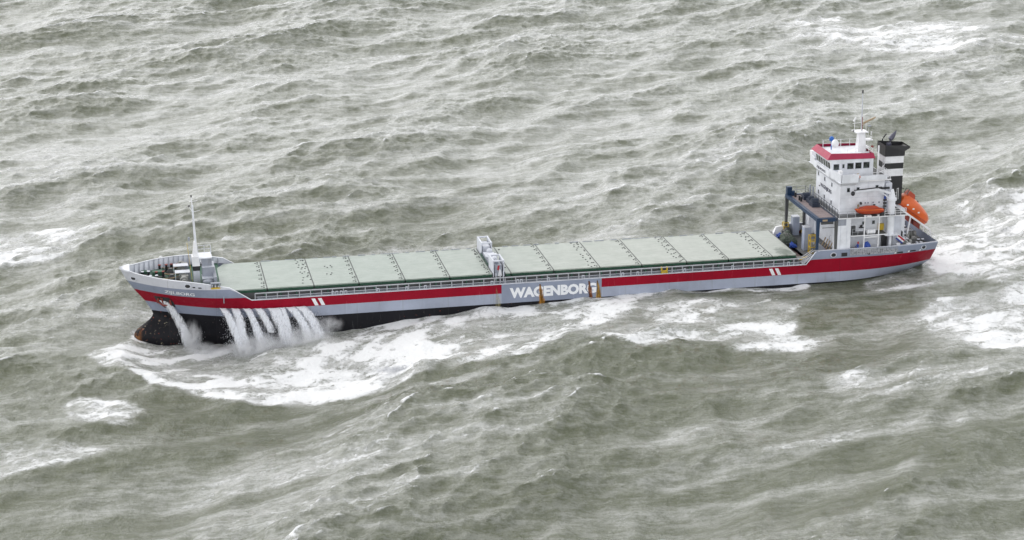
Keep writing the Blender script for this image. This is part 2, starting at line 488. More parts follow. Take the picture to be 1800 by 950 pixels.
fil = (np.clip(1 - np.abs(f1 + .35 * warp) / .26, 0, 1) * .8 + np.clip(1 - np.abs(f2 + .4 * f1) / .34, 0, 1) * .65 + np.clip(1 - np.abs(f3 + .3 * f2) / .3, 0, 1) * .5)
patch = sm(bandnoise(35, 16, 5, WD), -0.9, 1.5)
# foam fields laid by the ship's bow wave, side wash and wake, and old foam patches (plan positions in metres)
def poly_mask(poly):
    inside = np.zeros(GX.shape, bool); n = len(poly)
    for i in range(n):
        (x1, y1), (x2, y2) = poly[i], poly[(i + 1) % n]
        c = ((y1 > GY) != (y2 > GY)) & (GX < (x2 - x1) * (GY - y1) / (y2 - y1 + 1e-9) + x1)
        inside ^= c
    return inside.astype(float)
wash = np.zeros(GX.shape)
edge = bandnoise(40, 3.0, 1.6, WD)
for poly, amt, bl in (
        ([(-5.5, -8.2), (0.5, -2), (3, 6), (8, 6), (26, -3), (40, -5), (38, -15), (37, -23), (28.8, -27.5), (14.2, -27), (2.7, -19), (-2.6, -14.2)], 1.28, 1.0),
        ([(25, -5), (40, -4), (64, -11), (60, -15), (48, -24.5), (36, -23.5)], 0.92, 1.6),
        ([(26.6, -27.6), (36.6, -26.3), (37.0, -23.4), (29.7, -25)], 0.95, 0.7),
        ([(51.7, -6.5), (70, -7), (90.3, -10.3), (86.3, -28), (70, -25), (56.3, -21)], 0.76, 3.0),
        ([(107.7, -15.9), (123, -12.4), (130, -25), (112, -38), (101.6, -31.3)], 0.98, 2.5),
        ([(110, 6), (116, 10), (128, 32.4), (160, 30), (136, -19), (119.5, -18.9), (110.5, -9)], 0.98, 3.0),
        ([(108, 0), (118, -12), (100, -11)], 0.5, 1.5),
        ([(82.9, -39.9), (91.1, -41.3), (87.4, -47.1), (80.9, -45.3)], 0.55, 1.5),
        ([(-22, 60), (-4, 52), (-5.5, 38), (-20.4, 33)], 0.8, 3.0),
        ([(-6.8, -22.8), (4.2, -26.4), (-0.3, -35.8), (-5.5, -31.6)], 0.62, 1.3),
        ([(145.5, 188.4), (197.7, 157.4), (184.7, 119.8), (148.9, 158.1)], 0.62, 7.0),
        ([(-24.6, -31.5), (-1.7, -39.6), (-5.7, -46.9), (-24.2, -45.9)], 0.42, 2.0),
        ([(31, 30), (54, 30), (52, 22), (34, 16)], 0.5, 2.5),
        ([(56, -8.0), (80, -8.0), (92, -8.6), (93, -6.6), (56, -6.4)], 1.1, 0.35)):
    m = gauss(poly_mask(poly), bl, bl)
    m = sm(m + 0.24 * edge * np.exp(-((m - .45) / .35) ** 2), 0.15, 0.9)
    wash = np.maximum(wash, amt * m * (1 - .25 * sm(bandnoise(41, 7, 2.5, WD), .2, 1.6)))
hole = sm(gauss(poly_mask([(9, -12), (22, -14.5), (20, -19), (10, -16)]), 1.2, 0.8) + .12 * edge, .2, .8)
wash -= 0.45 * hole
# the water's own level along the ship: a trough under the bow, a crest amidships
hull_w = I(GX, [0, 1, 2, 4, 6, 8, 10, 13, 104, 109, 112, 113], [0, 1.4, 2.5, 4.1, 5.5, 6.3, 6.7, 7, 7, 6.2, 5.5, 0])
endx = np.where(GX < 1, 1 - GX, np.where(GX > 112, GX - 112, 0))
dist = np.hypot(np.maximum(np.abs(GY) - hull_w, 0), endx)
lvl = I(GX, [-6, 2, 6, 13.5, 20, 25, 32, 39, 51, 65, 73.5, 83, 91.5, 98, 105, 109, 113, 122],
        [-0.8, -1.7, -1.9, -1.6, -.85, -.1, .46, 1.1, 1.2, 1.15, 1.35, .8, .66, .2, 0.0, -.3, -.2, 0])
near = 1 - sm(dist, 2.0, 22.0)
kk = 1 - 0.80 * near
bumpy = bandnoise(50, 1.5, 1.1, WD) + 0.6 * bandnoise(51, .75, .6, WD)
Zs = height * kk + lvl * np.exp(-(dist / 11.0) ** 2) + 0.13 * bumpy * np.clip(wash, 0, 1)
# breaking shoulder of the bow wave
sh = gauss(poly_mask([(24, -26.6), (36.6, -26.0), (37.4, -22.4), (28, -23.5)]), 1.6, 1.6)
Zs += 1.5 * sh
bw = gauss(poly_mask([(-4.5, -8), (-1, -2), (2, 2), (2.5, -2), (0, -9), (6, -19), (15, -25), (14, -27.5), (2, -20)]), 1.6, 1.6)
Zs += 0.9 * bw
ex = sm(np.minimum(np.minimum(GX - X0, X0 + LX - GX), np.minimum(GY - Y0, Y0 + LY - GY)), 0.0, 14.0)
Zs *= ex
PX = GX + dx_ * kk * ex; PY = GY + dy_ * kk * ex
steep = sm(height, -1.1, 1.4)
streak = sm(bandnoise(36, 9.0, 1.1, WD), -0.4, 2.0)
foam = 0.75 * cap * kk + 0.30 * trail + (0.10 + 0.34 * patch + .30 * streak + .3 * trail) * fil * (0.6 + 0.5 * steep) * 0.62
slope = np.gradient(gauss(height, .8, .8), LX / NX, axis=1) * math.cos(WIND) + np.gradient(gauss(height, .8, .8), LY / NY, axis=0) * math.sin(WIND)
back = sm(slope, -.22, .16)                         # streaks favour the windward backs; foam thinned on lee faces to paint their shade
mass = (0.34 * patch + 0.45 * trail + .46 * streak + .05) * (.52 + .55 * back) + 0.62 * sm(GY, -25, 90) * (.45 + .55 * back) * (.6 + .4 * streak)  # aerated water, plus far water paled: silvery sky sheen put into the colour
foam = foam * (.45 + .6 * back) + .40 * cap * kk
lace = bandnoise(60, 2.2, .9, WD) * .5 + bandnoise(61, .9, .5, WD + .2) * .35 + bandnoise(62, 5, 2.0, WD) * .45
foam = foam * (1 - .5 * np.clip(wash, 0, 1)) + np.where(wash > 0.02, wash * np.clip(0.27 + 0.34 * fil + 0.52 * lace, 0, 1.2), 0)
mass = np.clip(mass + 0.75 * np.clip(wash, 0, 1), 0, 1)
foam = np.clip(foam, 0, 1.3)

me = bpy.data.meshes.new('sea')
co = np.stack([PX, PY, Zs], -1).reshape(-1, 3).astype(np.float32)
idx = np.arange(NX * NY, dtype=np.int32).reshape(NY, NX)
q = np.stack([idx[:-1, :-1], idx[:-1, 1:], idx[1:, 1:], idx[1:, :-1]], -1).reshape(-1, 4)
me.vertices.add(len(co)); me.vertices.foreach_set('co', co.ravel())
me.loops.add(q.size); me.loops.foreach_set('vertex_index', q.ravel())
me.polygons.add(len(q)); me.polygons.foreach_set('loop_start', np.arange(0, q.size, 4, dtype=np.int32))
me.update(calc_edges=True)
me.polygons.foreach_set('use_smooth', np.ones(len(q), bool))
for nm, arr in (('foam', foam), ('aeration_sheen', mass)):
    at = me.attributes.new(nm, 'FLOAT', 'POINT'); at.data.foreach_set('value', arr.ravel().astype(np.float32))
sea_m = bpy.data.materials.new('sea_water')
t = NT(sea_m)
p = t.obj()
def attr(nm):
    a = t.n.new('ShaderNodeAttribute'); a.attribute_name = nm; return a.outputs['Fac']
fo, ae_sheen = attr('foam'), attr('aeration_sheen')
ps = t.scale(p, (0.62, 0.75, 1.0), (0, 0, 0.12))
n1 = t.noise(ps, 0.75, 7, 0.72, 0.35)
n2 = t.noise(ps, 2.1, 6, 0.76, 0.3)
n3 = t.noise(t.scale(p, (1, 1.25, 1)), 0.42, 4, 0.6, 0.5)
ridge = t.math('SUBTRACT', 1.0, t.math('MULTIPLY', t.math('ABSOLUTE', t.math('SUBTRACT', n1, 0.5)), 9.0), clamp=True)
ridge2 = t.math('SUBTRACT', 1.0, t.math('MULTIPLY', t.math('ABSOLUTE', t.math('SUBTRACT', n2, 0.5)), 7.0), clamp=True)
brk = t.math('ADD', t.math('MULTIPLY', t.math('SUBTRACT', n2, 0.5), 0.9), t.math('MULTIPLY', t.math('SUBTRACT', n1, 0.5), 1.1))
cov = t.math('ADD', fo, t.math('MULTIPLY', brk, t.math('ADD', 0.25, t.math('MULTIPLY', fo, 1.5))))
cov = t.math('ADD', cov, t.math('MULTIPLY', t.math('ADD', t.math('MULTIPLY', ridge, 0.62), t.math('MULTIPLY', ridge2, 0.40)), t.math('ADD', 0.24, t.math('MULTIPLY', ae_sheen, 0.36))))
fm = t.ramp(cov, 0.33, 0.92)
deep = t.mix(t.ramp(n3, 0.3, 0.7), (0.084, 0.095, 0.050), (0.108, 0.119, 0.072))
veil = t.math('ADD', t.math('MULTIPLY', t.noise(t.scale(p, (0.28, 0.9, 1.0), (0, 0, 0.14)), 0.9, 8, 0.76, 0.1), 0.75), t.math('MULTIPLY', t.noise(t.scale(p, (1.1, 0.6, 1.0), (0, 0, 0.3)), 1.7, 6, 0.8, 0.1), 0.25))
vf = t.math('MULTIPLY', t.ramp(veil, 0.42, 0.61), t.math('ADD', 0.06, t.math('MULTIPLY', ae_sheen, 0.85)), clamp=True)
milk = t.mix(t.ramp(ae_sheen, 0.05, 0.85, 0.0, 0.85), deep, (0.30, 0.31, 0.275))
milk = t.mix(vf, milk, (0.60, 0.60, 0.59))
c = t.mix(fm, milk, (0.86, 0.865, 0.87))
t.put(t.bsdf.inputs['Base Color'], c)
t.put(t.bsdf.inputs['Roughness'], t.ramp(fm, 0.0, 0.7, 0.07, 0.75))
t.bsdf.inputs['IOR'].default_value = 1.33
b1 = t.noise(t.scale(p, (1.0, 0.8, 1.0), (0, 0, 0.4)), 0.9, 7, 0.66, 0.3)
b2 = t.noise(t.scale(p, (1.0, 1.3, 1.0), (0, 0, 0.4)), 3.4, 5, 0.65, 0.2)
hgt = t.math('ADD', t.math('MULTIPLY', b1, 1.0), t.math('MULTIPLY', b2, 0.50))
hgt = t.math('ADD', hgt, t.math('MULTIPLY', fm, 0.30))
t.bump(hgt, 0.85, 0.36)
me.materials.append(sea_m)
sea = bpy.data.objects.new('sea', me); COL.objects.link(sea)
sea['kind'] = 'structure'

# open water round the modelled patch, out to the horizon
far = bpy.data.meshes.new('open_sea')
R_ = 26000.0
xa, xb, ya, yb = X0, X0 + LX * (NX - 1) / NX, Y0, Y0 + LY * (NY - 1) / NY
vs = [(-R_, -R_, 0), (R_, -R_, 0), (R_, R_, 0), (-R_, R_, 0), (xa, ya, 0), (xb, ya, 0), (xb, yb, 0), (xa, yb, 0)]
far.from_pydata(vs, [], [(0, 1, 5, 4), (1, 2, 6, 5), (2, 3, 7, 6), (3, 0, 4, 7)])
far.materials.append(sea_m)
fs_ = bpy.data.objects.new('open_sea', far); COL.objects.link(fs_)
fs_['kind'] = 'structure'

# ------------------------------------------------------------------ the ship
ship = thing('cargo_ship', 'long red and grey cargo ship with pale green hatch covers and white deckhouse aft', 'cargo ship')

# hull: stations by levels, painted in bands that follow fixed heights
xs_st = np.unique(np.concatenate([np.array([0.0, .25, .5, 1, 1.5, 2, 2.5, 3, 3.5, 4, 5, 6, 7, 8, 9, 10, 11, 12, 13, 13.8, 14.8, 15.8, 16.75]),
                  np.arange(18, 49, 3.0), [49.95], np.arange(51, 63, 3.0), [63.72], np.arange(66, 92, 3.0),
                  [92.7, 93.2, 93.7, 94.2], np.arange(95.5, 112.2, 1.2), [112.35]]))
rows = []
for k in range(len(xs_st)):
    x = xs_st[k]; tz = float(top_z(x))
    zs = [tz, min(tz - .001, .42), min(tz - .002, -.62 if x > 92 else -.82), -1.32 if tz > -1.3 else tz - .03, -1.9, -2.55, -3.2, -3.95]
    for i in range(1, len(zs)): zs[i] = min(zs[i], zs[i - 1] - 0.0005)
    zs += [-4.4, -4.8, -5.2, -5.6, -6.0, -6.5, -7.0, -7.5, -8.0, -8.5, -9.1, -9.9]
    rows.append(zs)
def hull_pt(k, j):
    z = rows[k][j]; x = float(xs_st[k])
    zz = max(z, -9.5)
    a, b = float(stem_x(zz)), float(tran_x(zz))
    a = float(bow_x(zz))                       # stem and bulb profile
    # squeeze the end stations onto the stem and transom profiles
    if x < 16.75: x = a + (16.75 - a) * (x / 16.75)
    if x > 95.5: x = 95.5 + (b - 95.5) * (x - 95.5) / (112.35 - 95.5)
    y = float(hb(x, zz))
    if j == 0 and top_z(xs_st[k]) > 0: y = max(0, y - .10)
    if z < -9.5: y *= .9
    return x, y, z
mb = MB()
nst, nr = len(xs_st), 20
for side in (-1, 1):
    vs = []
    for k in range(nst):
        for j in range(nr):
            x, y, z = hull_pt(k, j); vs.append((x, side * y, z))
    b = len(mb.v); mb.v += vs
    for k in range(nst - 1):
        xm = (xs_st[k] + xs_st[k + 1]) / 2
        for j in range(nr - 1):
            mi = {0: 0, 1: 1, 2: 2, 3: 2, 4: 2, 5: 3, 6: 3}.get(j, 4)
            if 2 <= j <= 4 and 49.9 < xm < 63.75: mi = 1
            if j == 0 and (xm > 14.5): mi = 1 if xm > 92 else 0
            if j in (5, 6) and xm < 16.75 or 49.9 < xm < 63.75 and j in (5, 6): mi = 1
            mb.f.append((b + k * nr + j, b + (k + 1) * nr + j, b + (k + 1) * nr + j + 1, b + k * nr + j + 1)); mb.mi.append(mi)
n_side = nst * nr
for j in range(nr - 1):                        # transom
    a0 = (nst - 1) * nr + j
    mb.f.append((a0, a0 + n_side, a0 + 1 + n_side, a0 + 1)); mb.mi.append({0: 1, 1: 1, 2: 2, 3: 2, 4: 2, 5: 3, 6: 3}.get(j, 4))
for k in range(nst - 1):                       # bottom
    a0 = k * nr + nr - 1
    mb.f.append((a0, a0 + nr, a0 + nr + n_side, a0 + n_side)); mb.mi.append(4)
hull = mb.build('hull', ['hull_lit_band', 'hull_grey', 'hull_red', 'hull_lower', 'hull_black'], ship, smooth=True)

def hull_y(x, z): return float(hb(x, z))
def on_hull(vs, off=0.015): return [(x, -(hull_y(x, z) + off), z) for x, z in vs]
def hull_letters(body, x0, x1, z0, z1, bold, dz=0.0):
    uv, fs = text_shape(body, bold)
    m = MB(); m._add(on_hull([(x0 + u * (x1 - x0), z0 + w * (z1 - z0) + dz * u) for u, w in uv]), fs)
    return m
hull_letters('WAGENBORG', 51.05, 63.0, -3.32, -1.84, 0.055).build('lettering', 'lettering', hull)
hull_letters('ZIJLBORG', 5.65, 9.45, -.66, -.04, 0.018, -.12).build('lettering', 'print_white', hull)
for xa_ in (24.5, 25.35, 87.35, 88.2):
    m = MB(); m._add(on_hull([(xa_, -1.52), (xa_ + .48, -1.52), (xa_ + .95, -2.50), (xa_ + .47, -2.50)]), [(0, 1, 2, 3)])
    m.build('painted_bar', 'print_white', hull)
# gunwale cap strips
def cap(x0, x1, n, name, mat, w=.16, lift=.0, parent=None):
    for s in (-1, 1):
        m = MB(); xs2 = np.linspace(x0, x1, n); vs = []
        for x in xs2:
            z = float(top_z(x)) + lift
            kx_ = x
            if x < 16.75:
                a = float(stem_x(z)); kx_ = a + (16.75 - a) * (x / 16.75)
            if x > 95.5: kx_ = 95.5 + (float(tran_x(z)) - 95.5) * (x - 95.5) / (112.35 - 95.5)
            y = hull_y(kx_, z) - (.10 if z > 0 else 0)
            yi = max(0.0, y - w)
            vs += [(kx_, s * (y + .04), z), (kx_, s * (y + .04), z + .07), (kx_, s * yi, z + .07), (kx_, s * yi, z)]
        fs = []
        for i in range(n - 1):
            for q_ in range(4):
                a0, a1 = i * 4 + q_, i * 4 + (q_ + 1) % 4
                fs.append((a0, a1, a1 + 4, a0 + 4))
        m._add(vs, fs); m.build(name, mat, parent or ship)
cap(0.02, 16.75, 46, 'bulwark_cap', 'white_paint')
cap(16.75, 92.7, 40, 'gunwale', 'pale_grey', .25)
cap(92.7, 112.3, 30, 'bulwark_cap', 'pale_grey')
# inner faces of the bulwarks, each with its stiffening ribs
def inner(x0, x1, n, zdeck, mat, ribs, side):
    m = MB(); vs = []
    for x in np.linspace(x0, x1, n):
        zt_ = float(top_z(x)); zd = zdeck(x); zd = min(zd, zt_ - .02)
        for z in (zt_, zd):
            kx_ = x
            if x < 16.75: a = float(stem_x(z)); kx_ = max(a, a + (16.75 - a) * (x / 16.75))
            if x > 95.5: kx_ = 95.5 + (float(tran_x(z)) - 95.5) * (x - 95.5) / (112.35 - 95.5)
            vs.append((kx_, side * max(0, hull_y(kx_, z) - .13), z))
    fs = [(2 * i, 2 * i + 2, 2 * i + 3, 2 * i + 1) for i in range(n - 1)]
    m._add(vs, fs); b_ = m.build('bulwark', mat, ship)
    for x in ribs:
        zt_ = float(top_z(x)) - .02; zd = zdeck(x)
        y1 = hull_y(x, zt_) - .13; y0 = hull_y(x, zd) - .13
        r = MB(); r.hexa([(x - .035, side * y0, zd), (x + .035, side * y0, zd), (x + .035, side * (y0 - .42), zd), (x - .035, side * (y0 - .42), zd)],
                         [(x - .035, side * y1, zt_), (x + .035, side * y1, zt_), (x + .035, side * (y1 - .10), zt_), (x - .035, side * (y1 - .10), zt_)])
        r.build('rib', 'mid_grey', b_)
fdeck = lambda x: float(I(x, [0, 3, 13.5, 16.75], [0.95, .62, -.1, -1.3]))
inner(.6, 16.7, 34, fdeck, 'pale_grey', np.arange(2.0, 13.6, .66), 1)
inner(.6, 16.7, 34, fdeck, 'pale_grey', np.arange(2.0, 13.6, .66), -1)
adeck = lambda x: -.45
inner(92.8, 112.3, 26, adeck, 'pale_grey', np.arange(95, 111.6, 1.1), 1)
inner(92.8, 112.3, 26, adeck, 'pale_grey', np.arange(106.5, 111.6, .9), -1)
# decks
def deck(name, x0, x1, zf, n, mat, inset=.12):
    m = MB(); vs = []
    for x in np.linspace(x0, x1, n):
        z = zf(x); kx_ = x
        y = max(0.02, hull_y(x, z) - inset)
        vs += [(kx_, -y, z), (kx_, y, z)]
    m._add(vs, [(2 * i, 2 * i + 2, 2 * i + 3, 2 * i + 1) for i in range(n - 1)])
    return m.build(name, mat, ship)
deck('forecastle_deck', .9, 13.2, fdeck, 20, 'deck_green')
MB().box(13.1, 13.2, -6.7, 6.7, -1.5, -.1).build('forecastle_bulkhead', 'mid_grey', ship)
deck('main_deck', 13.2, 93.5, lambda x: -1.42, 40, 'deck_brown')
deck('poop_deck', 93.5, 112.0, lambda x: -.95 if x < 97 else -.45, 26, 'dark_grey')
# stem cap plate
m = MB(); zt_ = 2.21
m.slab([(.02, -.02), (.9, -1.25), (1.35, -1.6), (1.35, 1.6), (.9, 1.25), (.02, .02)], 1.98, 2.16)
m.build('stem_plate', 'white_paint', ship)
# mooring chocks: dark oval openings in the bulwark
def chock(x, z, rx=.34, rz=.24, off=.012, mat='black_paint', side=-1):
    y = hull_y(x, z) + off
    m = MB(); n = 16
    y2 = hull_y(x + .3, z) + off; sl = (y2 - y) / .3
    ring = []
    vs = []
    for k in range(n):
        a = 2 * math.pi * k / n
        for r, dy in ((1.0, 0.0), (1.0, .05), (1.32, .05), (1.38, -.01)):
            u = r * rx * math.cos(a)
            vs.append((x + u, side * (y + sl * u + dy), z + r * rz * math.sin(a)))
    fs = []
    for k in range(n):
        k2 = (k + 1) % n
        for q_ in range(1, 3):
            fs.append((k * 4 + q_, k2 * 4 + q_, k2 * 4 + q_ + 1, k * 4 + q_ + 1))
    m._add(vs, fs, 1)
    m._add([(vs[k * 4][0], vs[k * 4][1] + side * .004, vs[k * 4][2]) for k in range(n)], [tuple(range(n))], 0)
    m.build('mooring_chock', [mat, 'pale_grey'], hull)
chock(1.75, 1.02, .30, .22)
chock(8.6, .95, .34, .24); chock(9.4, .80, .20, .10); chock(10.15, .74, .26, .09)
chock(96.6, -.12, .34, .27); chock(110.1, -.02, .30, .26)
# square panama chocks and freeing ports along the stern bulwark
for x0_, x1_, z0_, z1_ in ((97.75, 98.6, -.42, .12), (105.9, 106.9, -.55, -.33), (108.0, 108.9, -.50, -.30), (101.6, 101.95, -.42, -.15)):
    m = MB(); m._add(on_hull([(x0_, z0_), (x1_, z0_), (x1_, z1_), (x0_, z1_)], .02), [(0, 1, 2, 3)]); m.build('freeing_port', 'black_paint', hull)
for x0_ in (105.55, 107.6, 109.4):
    m = MB(); m._add(on_hull([(x0_, -.55), (x0_ + .3, -.5), (x0_ + .34, -.28), (x0_ + .1, -.30)], .05), [(0, 1, 2, 3)]); m.build('port_lip', 'white_clean', hull)
# roller chock in a rusty frame at the break of the forecastle
m = MB()
for yy in (-6.85,):
    m.box(11.55, 12.75, yy - .12, yy + .35, .62, .80, 1); m.box(11.55, 12.75, yy - .12, yy + .35, 1.28, 1.42, 0)
    m.box(11.55, 11.68, yy - .12, yy + .35, .80, 1.28, 0); m.box(12.62, 12.75, yy - .12, yy + .35, .80, 1.28, 0)
rc = m.build('roller_chock', ['mid_grey', 'yellow'], ship)
for xx in (11.95, 12.35):
    MB().tube([(xx, -6.75, .8), (xx, -6.75, 1.28)], .12, 10).build('roller', 'dark_grey', rc)
# anchor recess and anchor on the port bow
pk = [(4.25, -1.42), (6.15, -1.35), (6.75, -2.1), (7.0, -3.0), (5.6, -3.3), (4.75, -2.6)]
m = MB(); n = len(pk); vs = on_hull(pk, .05) + on_hull(pk, -.0)
m._add(vs, [tuple(range(n))] + [(i, (i + 1) % n, (i + 1) % n + n, i + n) for i in range(n)]); ap = m.build('anchor_pocket', 'black_paint', hull)
m = MB()
def hp(x, z, o): return (x, -(hull_y(x, z) + o), z)
m.tube([hp(5.2, -1.6, .18), hp(5.5, -2.5, .25)], .13, 8)
m.tube([hp(4.75, -2.4, .22), hp(5.5, -2.75, .34), hp(6.4, -2.45, .22)], [.10, .2, .10], 8)
m.beam(hp(4.7, -2.45, .24), hp(4.85, -1.75, .20), .22); m.beam(hp(6.4, -2.5, .24), hp(6.3, -1.8, .20), .22)
m.build('anchor', 'rust_red', ap)

# ---- hatch covers, coaming, rails
MB().box(12.9, 91.75, -5.9, 5.9, -1.42, -.52).build('hatch_coaming', 'dark_grey', ship)
joints = [12.9, 18.88, 25.02, 30.97, 37.12, 43.14, 48.93, 51.46, 57.34, 63.74, 69.57, 75.91, 81.84, 88.11, 91.62]
ROW6 = [(-5.3, 0), (-3.7, .1), (-1.9, -.05), (-.1, .05), (1.9, 0), (3.7, .05), (5.3, -.05)]
rs = random.Random(3)
for i in range(len(joints) - 1):
    a, b = joints[i] + .04, joints[i + 1] - .04
    if i == 6: a = 50.7
    mb = MB()
    z1 = 0.0
    if i == 0: poly = [(a, -3.9), (a + 1.2, -6.0), (b, -6.0), (b, 6.0), (a + 1.0, 6.0), (a, 4.2)]
    else: poly = [(a, -6.0), (b, -6.0), (b, 6.0), (a, 6.0)]
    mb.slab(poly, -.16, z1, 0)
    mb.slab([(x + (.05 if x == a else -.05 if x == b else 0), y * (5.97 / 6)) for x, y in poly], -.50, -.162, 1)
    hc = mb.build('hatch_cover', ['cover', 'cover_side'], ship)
    # dark green side skirt with its blocks and lugs
    sk = MB()
    x = a + .25
    while x < b - .3 and i != 6:
        w = rs.uniform(.25, .5)
        sk.box(x, x + w, -6.06, -5.97, -.42, -.12 - rs.random() * .1)
        x += w + rs.uniform(.12, .5)
    if sk.v: sk.build('side_lug', 'cover_side', hc)['kind'] = 'stuff'
    # thin raised rim along the joint
    MB().box(b - .05, b + .035, -6.0, 6.0, -.10, .025).build('joint_strip', 'dark_grey', hc)
    so = MB()
    if i in (1, 3, 5, 7, 8, 10, 12, 11, 9, 2, 4, 0):
        dense = i in (1, 8, 10, 12)
        pts = []
        for (yy, d) in ROW6:
            pts += [(b - .62 + d, yy), (b - .62 + d + .30, yy + .33), (b - .36 + d, yy - .32)]
            if dense: pts += [(b - 1.25 + d, yy + .35), (b - 1.0 + d, yy - .45)]
        if dense:
            pts = [(px + rs.uniform(-.12, .12), py + rs.uniform(-.2, .2)) for px, py in pts if rs.random() < .82]
        for px, py in pts:
            so.tube([(px, py, -.01), (px, py, .03)], .125, 7)
            so.tube([(px, py, .028), (px, py, .055)], .07, 6)
    if i == 2:
        for px, py in ((27.3, 2.0), (27.6, 1.4), (28.1, 2.2), (28.2, 1.5), (27.2, -1.5), (27.7, -1.9), (27.9, -1.2)):
            so.tube([(px, py, -.01), (px, py, .05)], .11, 7)
    if i in (6, 7):
        for px, py in ((51.0, 3.2), (51.1, -3.6)) if i == 6 else ((51.9, 4.8),): so.tube([(px, py, -.01), (px, py, .05)], .14, 7)
    if i == 5:
        for px, py in ((48.5, 4.6), (48.3, 3.2), (48.4, -2.9)): so.tube([(px, py, -.01), (px, py, .05)], .17, 7)
    if so.v:
        s_ = so.build('lashing_socket', 'black_paint', hc); s_['kind'] = 'stuff'
# far-side lugs that break the starboard edge of the covers
m = MB()
x = 19.0
while x < 91:
    if not 48 < x < 51.6: m.box(x, x + rs.uniform(.4, 1.4), 6.0, 6.12, -.1, rs.uniform(.03, .08))
    x += rs.uniform(1.2, 2.4)
m.build('edge_lug', 'mid_grey', ship)['kind'] = 'stuff'

def rail_run(parent, pts, h, mat, step=1.45, bars=(1.0, .55), r=.035, top_r=None, post_r=None, post_name='rail_post'):
    """guard rail along a polyline of deck points: horizontal bars and single posts"""
    bm_ = MB()
    for kf in bars:
        rr = (top_r or r) if kf == bars[0] else r
        bm_.tube([(x, y, z + h * kf) for x, y, z in pts], rr, 6)
    rb = bm_.build('guard_rail', mat, parent)
    pr_ = post_r or r
    post = None
    for i in range(len(pts) - 1):
        a, b = Vector(pts[i]), Vector(pts[i + 1])
        n = max(1, round((b - a).length / step))
        for k in range(n + (1 if i == len(pts) - 2 else 0)):
            p = a.lerp(b, k / n)
            if post is None:
                mm = MB(); mm.box(p.x - pr_, p.x + pr_, p.y - pr_, p.y + pr_, p.z, p.z + h)
                post = mm.build(post_name, mat, rb); p0 = p
            else:
                copy_part(post, rb, p - p0)
    return rb
rail_run(ship, [(17.2, -6.85, -1.36), (92.4, -6.85, -1.36)], .98, 'rail_grey', 1.45, (1.0, .5), .03, .075, .05)
rail_run(ship, [(17.2, 6.85, -1.36), (92.4, 6.85, -1.36)], .9, 'rail_grey', 2.9, (1.0,), .03, .05, .04)
# small brackets that stand among the posts
br = None
for xb_ in (27.2, 27.7, 28.3, 28.9, 33.2, 37.0, 39.5, 48.5, 52.0, 52.5, 56.2, 61.0, 66.5, 68.6, 75.2, 82.0, 90.0):
    if br is None:
        m = MB(); m.box(xb_, xb_ + .07, -6.93, -6.83, -1.3, -.75); m.box(xb_ + .28, xb_ + .35, -6.93, -6.83, -1.3, -.75); m.box(xb_, xb_ + .35, -6.93, -6.83, -.82, -.74)
        br = m.build('rail_bracket', 'pale_grey', ship); x0b = xb_
    else: copy_part(br, ship, (xb_ - x0b, 0, 0))
m = MB(); m.box(72.1, 72.95, -6.75, -6.5, -1.3, -1.0); m.box(72.1, 72.2, -6.95, -6.5, -1.3, -.35); m.box(72.85, 72.95, -6.95, -6.5, -1.3, -.35); m.box(72.1, 72.95, -6.95, -6.85, -.9, -.8)
m.build('gangway_frame', 'yellow', ship)
# pipes and lockers seen through the rail
m = MB(); m.tube([(17.5, -6.25, -1.1), (92, -6.25, -1.1)], .09, 6); m.tube([(17.5, -6.4, -1.25), (92, -6.4, -1.25)], .06, 6); m.build('deck_pipe', 'mid_grey', ship)
x = 18.5
st_ = None
while x < 91:
    if st_ is None:
        m = MB(); m.box(x, x + .12, -6.28, -5.9, -1.4, -.55); st_ = m.build('coaming_stay', 'deck_green', ship); xs0 = x
    else: copy_part(st_, ship, (x - xs0, 0, 0))
    x += 2.06
# sloping stair and rail at the break of the poop
m = MB(); m.beam((92.3, -6.7, -.45), (93.9, -6.6, .55), .07); m.beam((92.3, -6.1, -.45), (93.9, -6.1, .55), .07); m.beam((92.2, -6.7, -1.2), (93.9, -6.6, -.2), .12, .3); m.beam((92.2, -6.1, -1.2), (93.9, -6.0, -.2), .12, .3)
for k in range(7): m.box(92.3 + k * .25, 92.5 + k * .25, -6.7, -6.1, -1.1 + k * .15, -1.06 + k * .15)
m.beam((93.9, -6.7, .6), (94.6, -6.7, .6), .08)
m.build('deck_stair', 'rail_grey', ship)

# ---- forecastle: mast, houses, winches, bollards
def anchor_winch(x, y, z, s=1.0):
    m = MB(); m.box(x - .2, x + 1.9, y - .55, y + .6, z - .0, z + .16); w = m.build('mooring_winch', 'winch_grey', ship)
    m = MB(); m.tube([(x + .9, y - .42, z + .62), (x + .9, y + .28, z + .62)], .36 * s, 14); m.tube([(x + .9, y - .46, z + .62), (x + .9, y - .4, z + .62)], .56 * s, 16); m.tube([(x + .9, y + .26, z + .62), (x + .9, y + .32, z + .62)], .56 * s, 16)
    m.build('drum', 'winch_grey', w, smooth=True)
    MB().box(x + 1.15, x + 1.9, y - .35, y + .5, z + .16, z + 1.0).build('gearbox', 'mid_grey', w)
    MB().tube([(x + .05, y, z + .45), (x + .55, y, z + .45)], .25, 12).build('motor', 'winch_grey', w, smooth=True)
    m = MB(); m.box(x - .1, x + 1.85, y - .62, y + .62, z + 1.16, z + 1.22); m.box(x - .1, x - .02, y - .6, y + .6, z, z + 1.16); m.build('spray_hood', 'pale_grey', w)
    return w
anchor_winch(7.3, -.9, .22); anchor_winch(7.2, 2.1, .22)
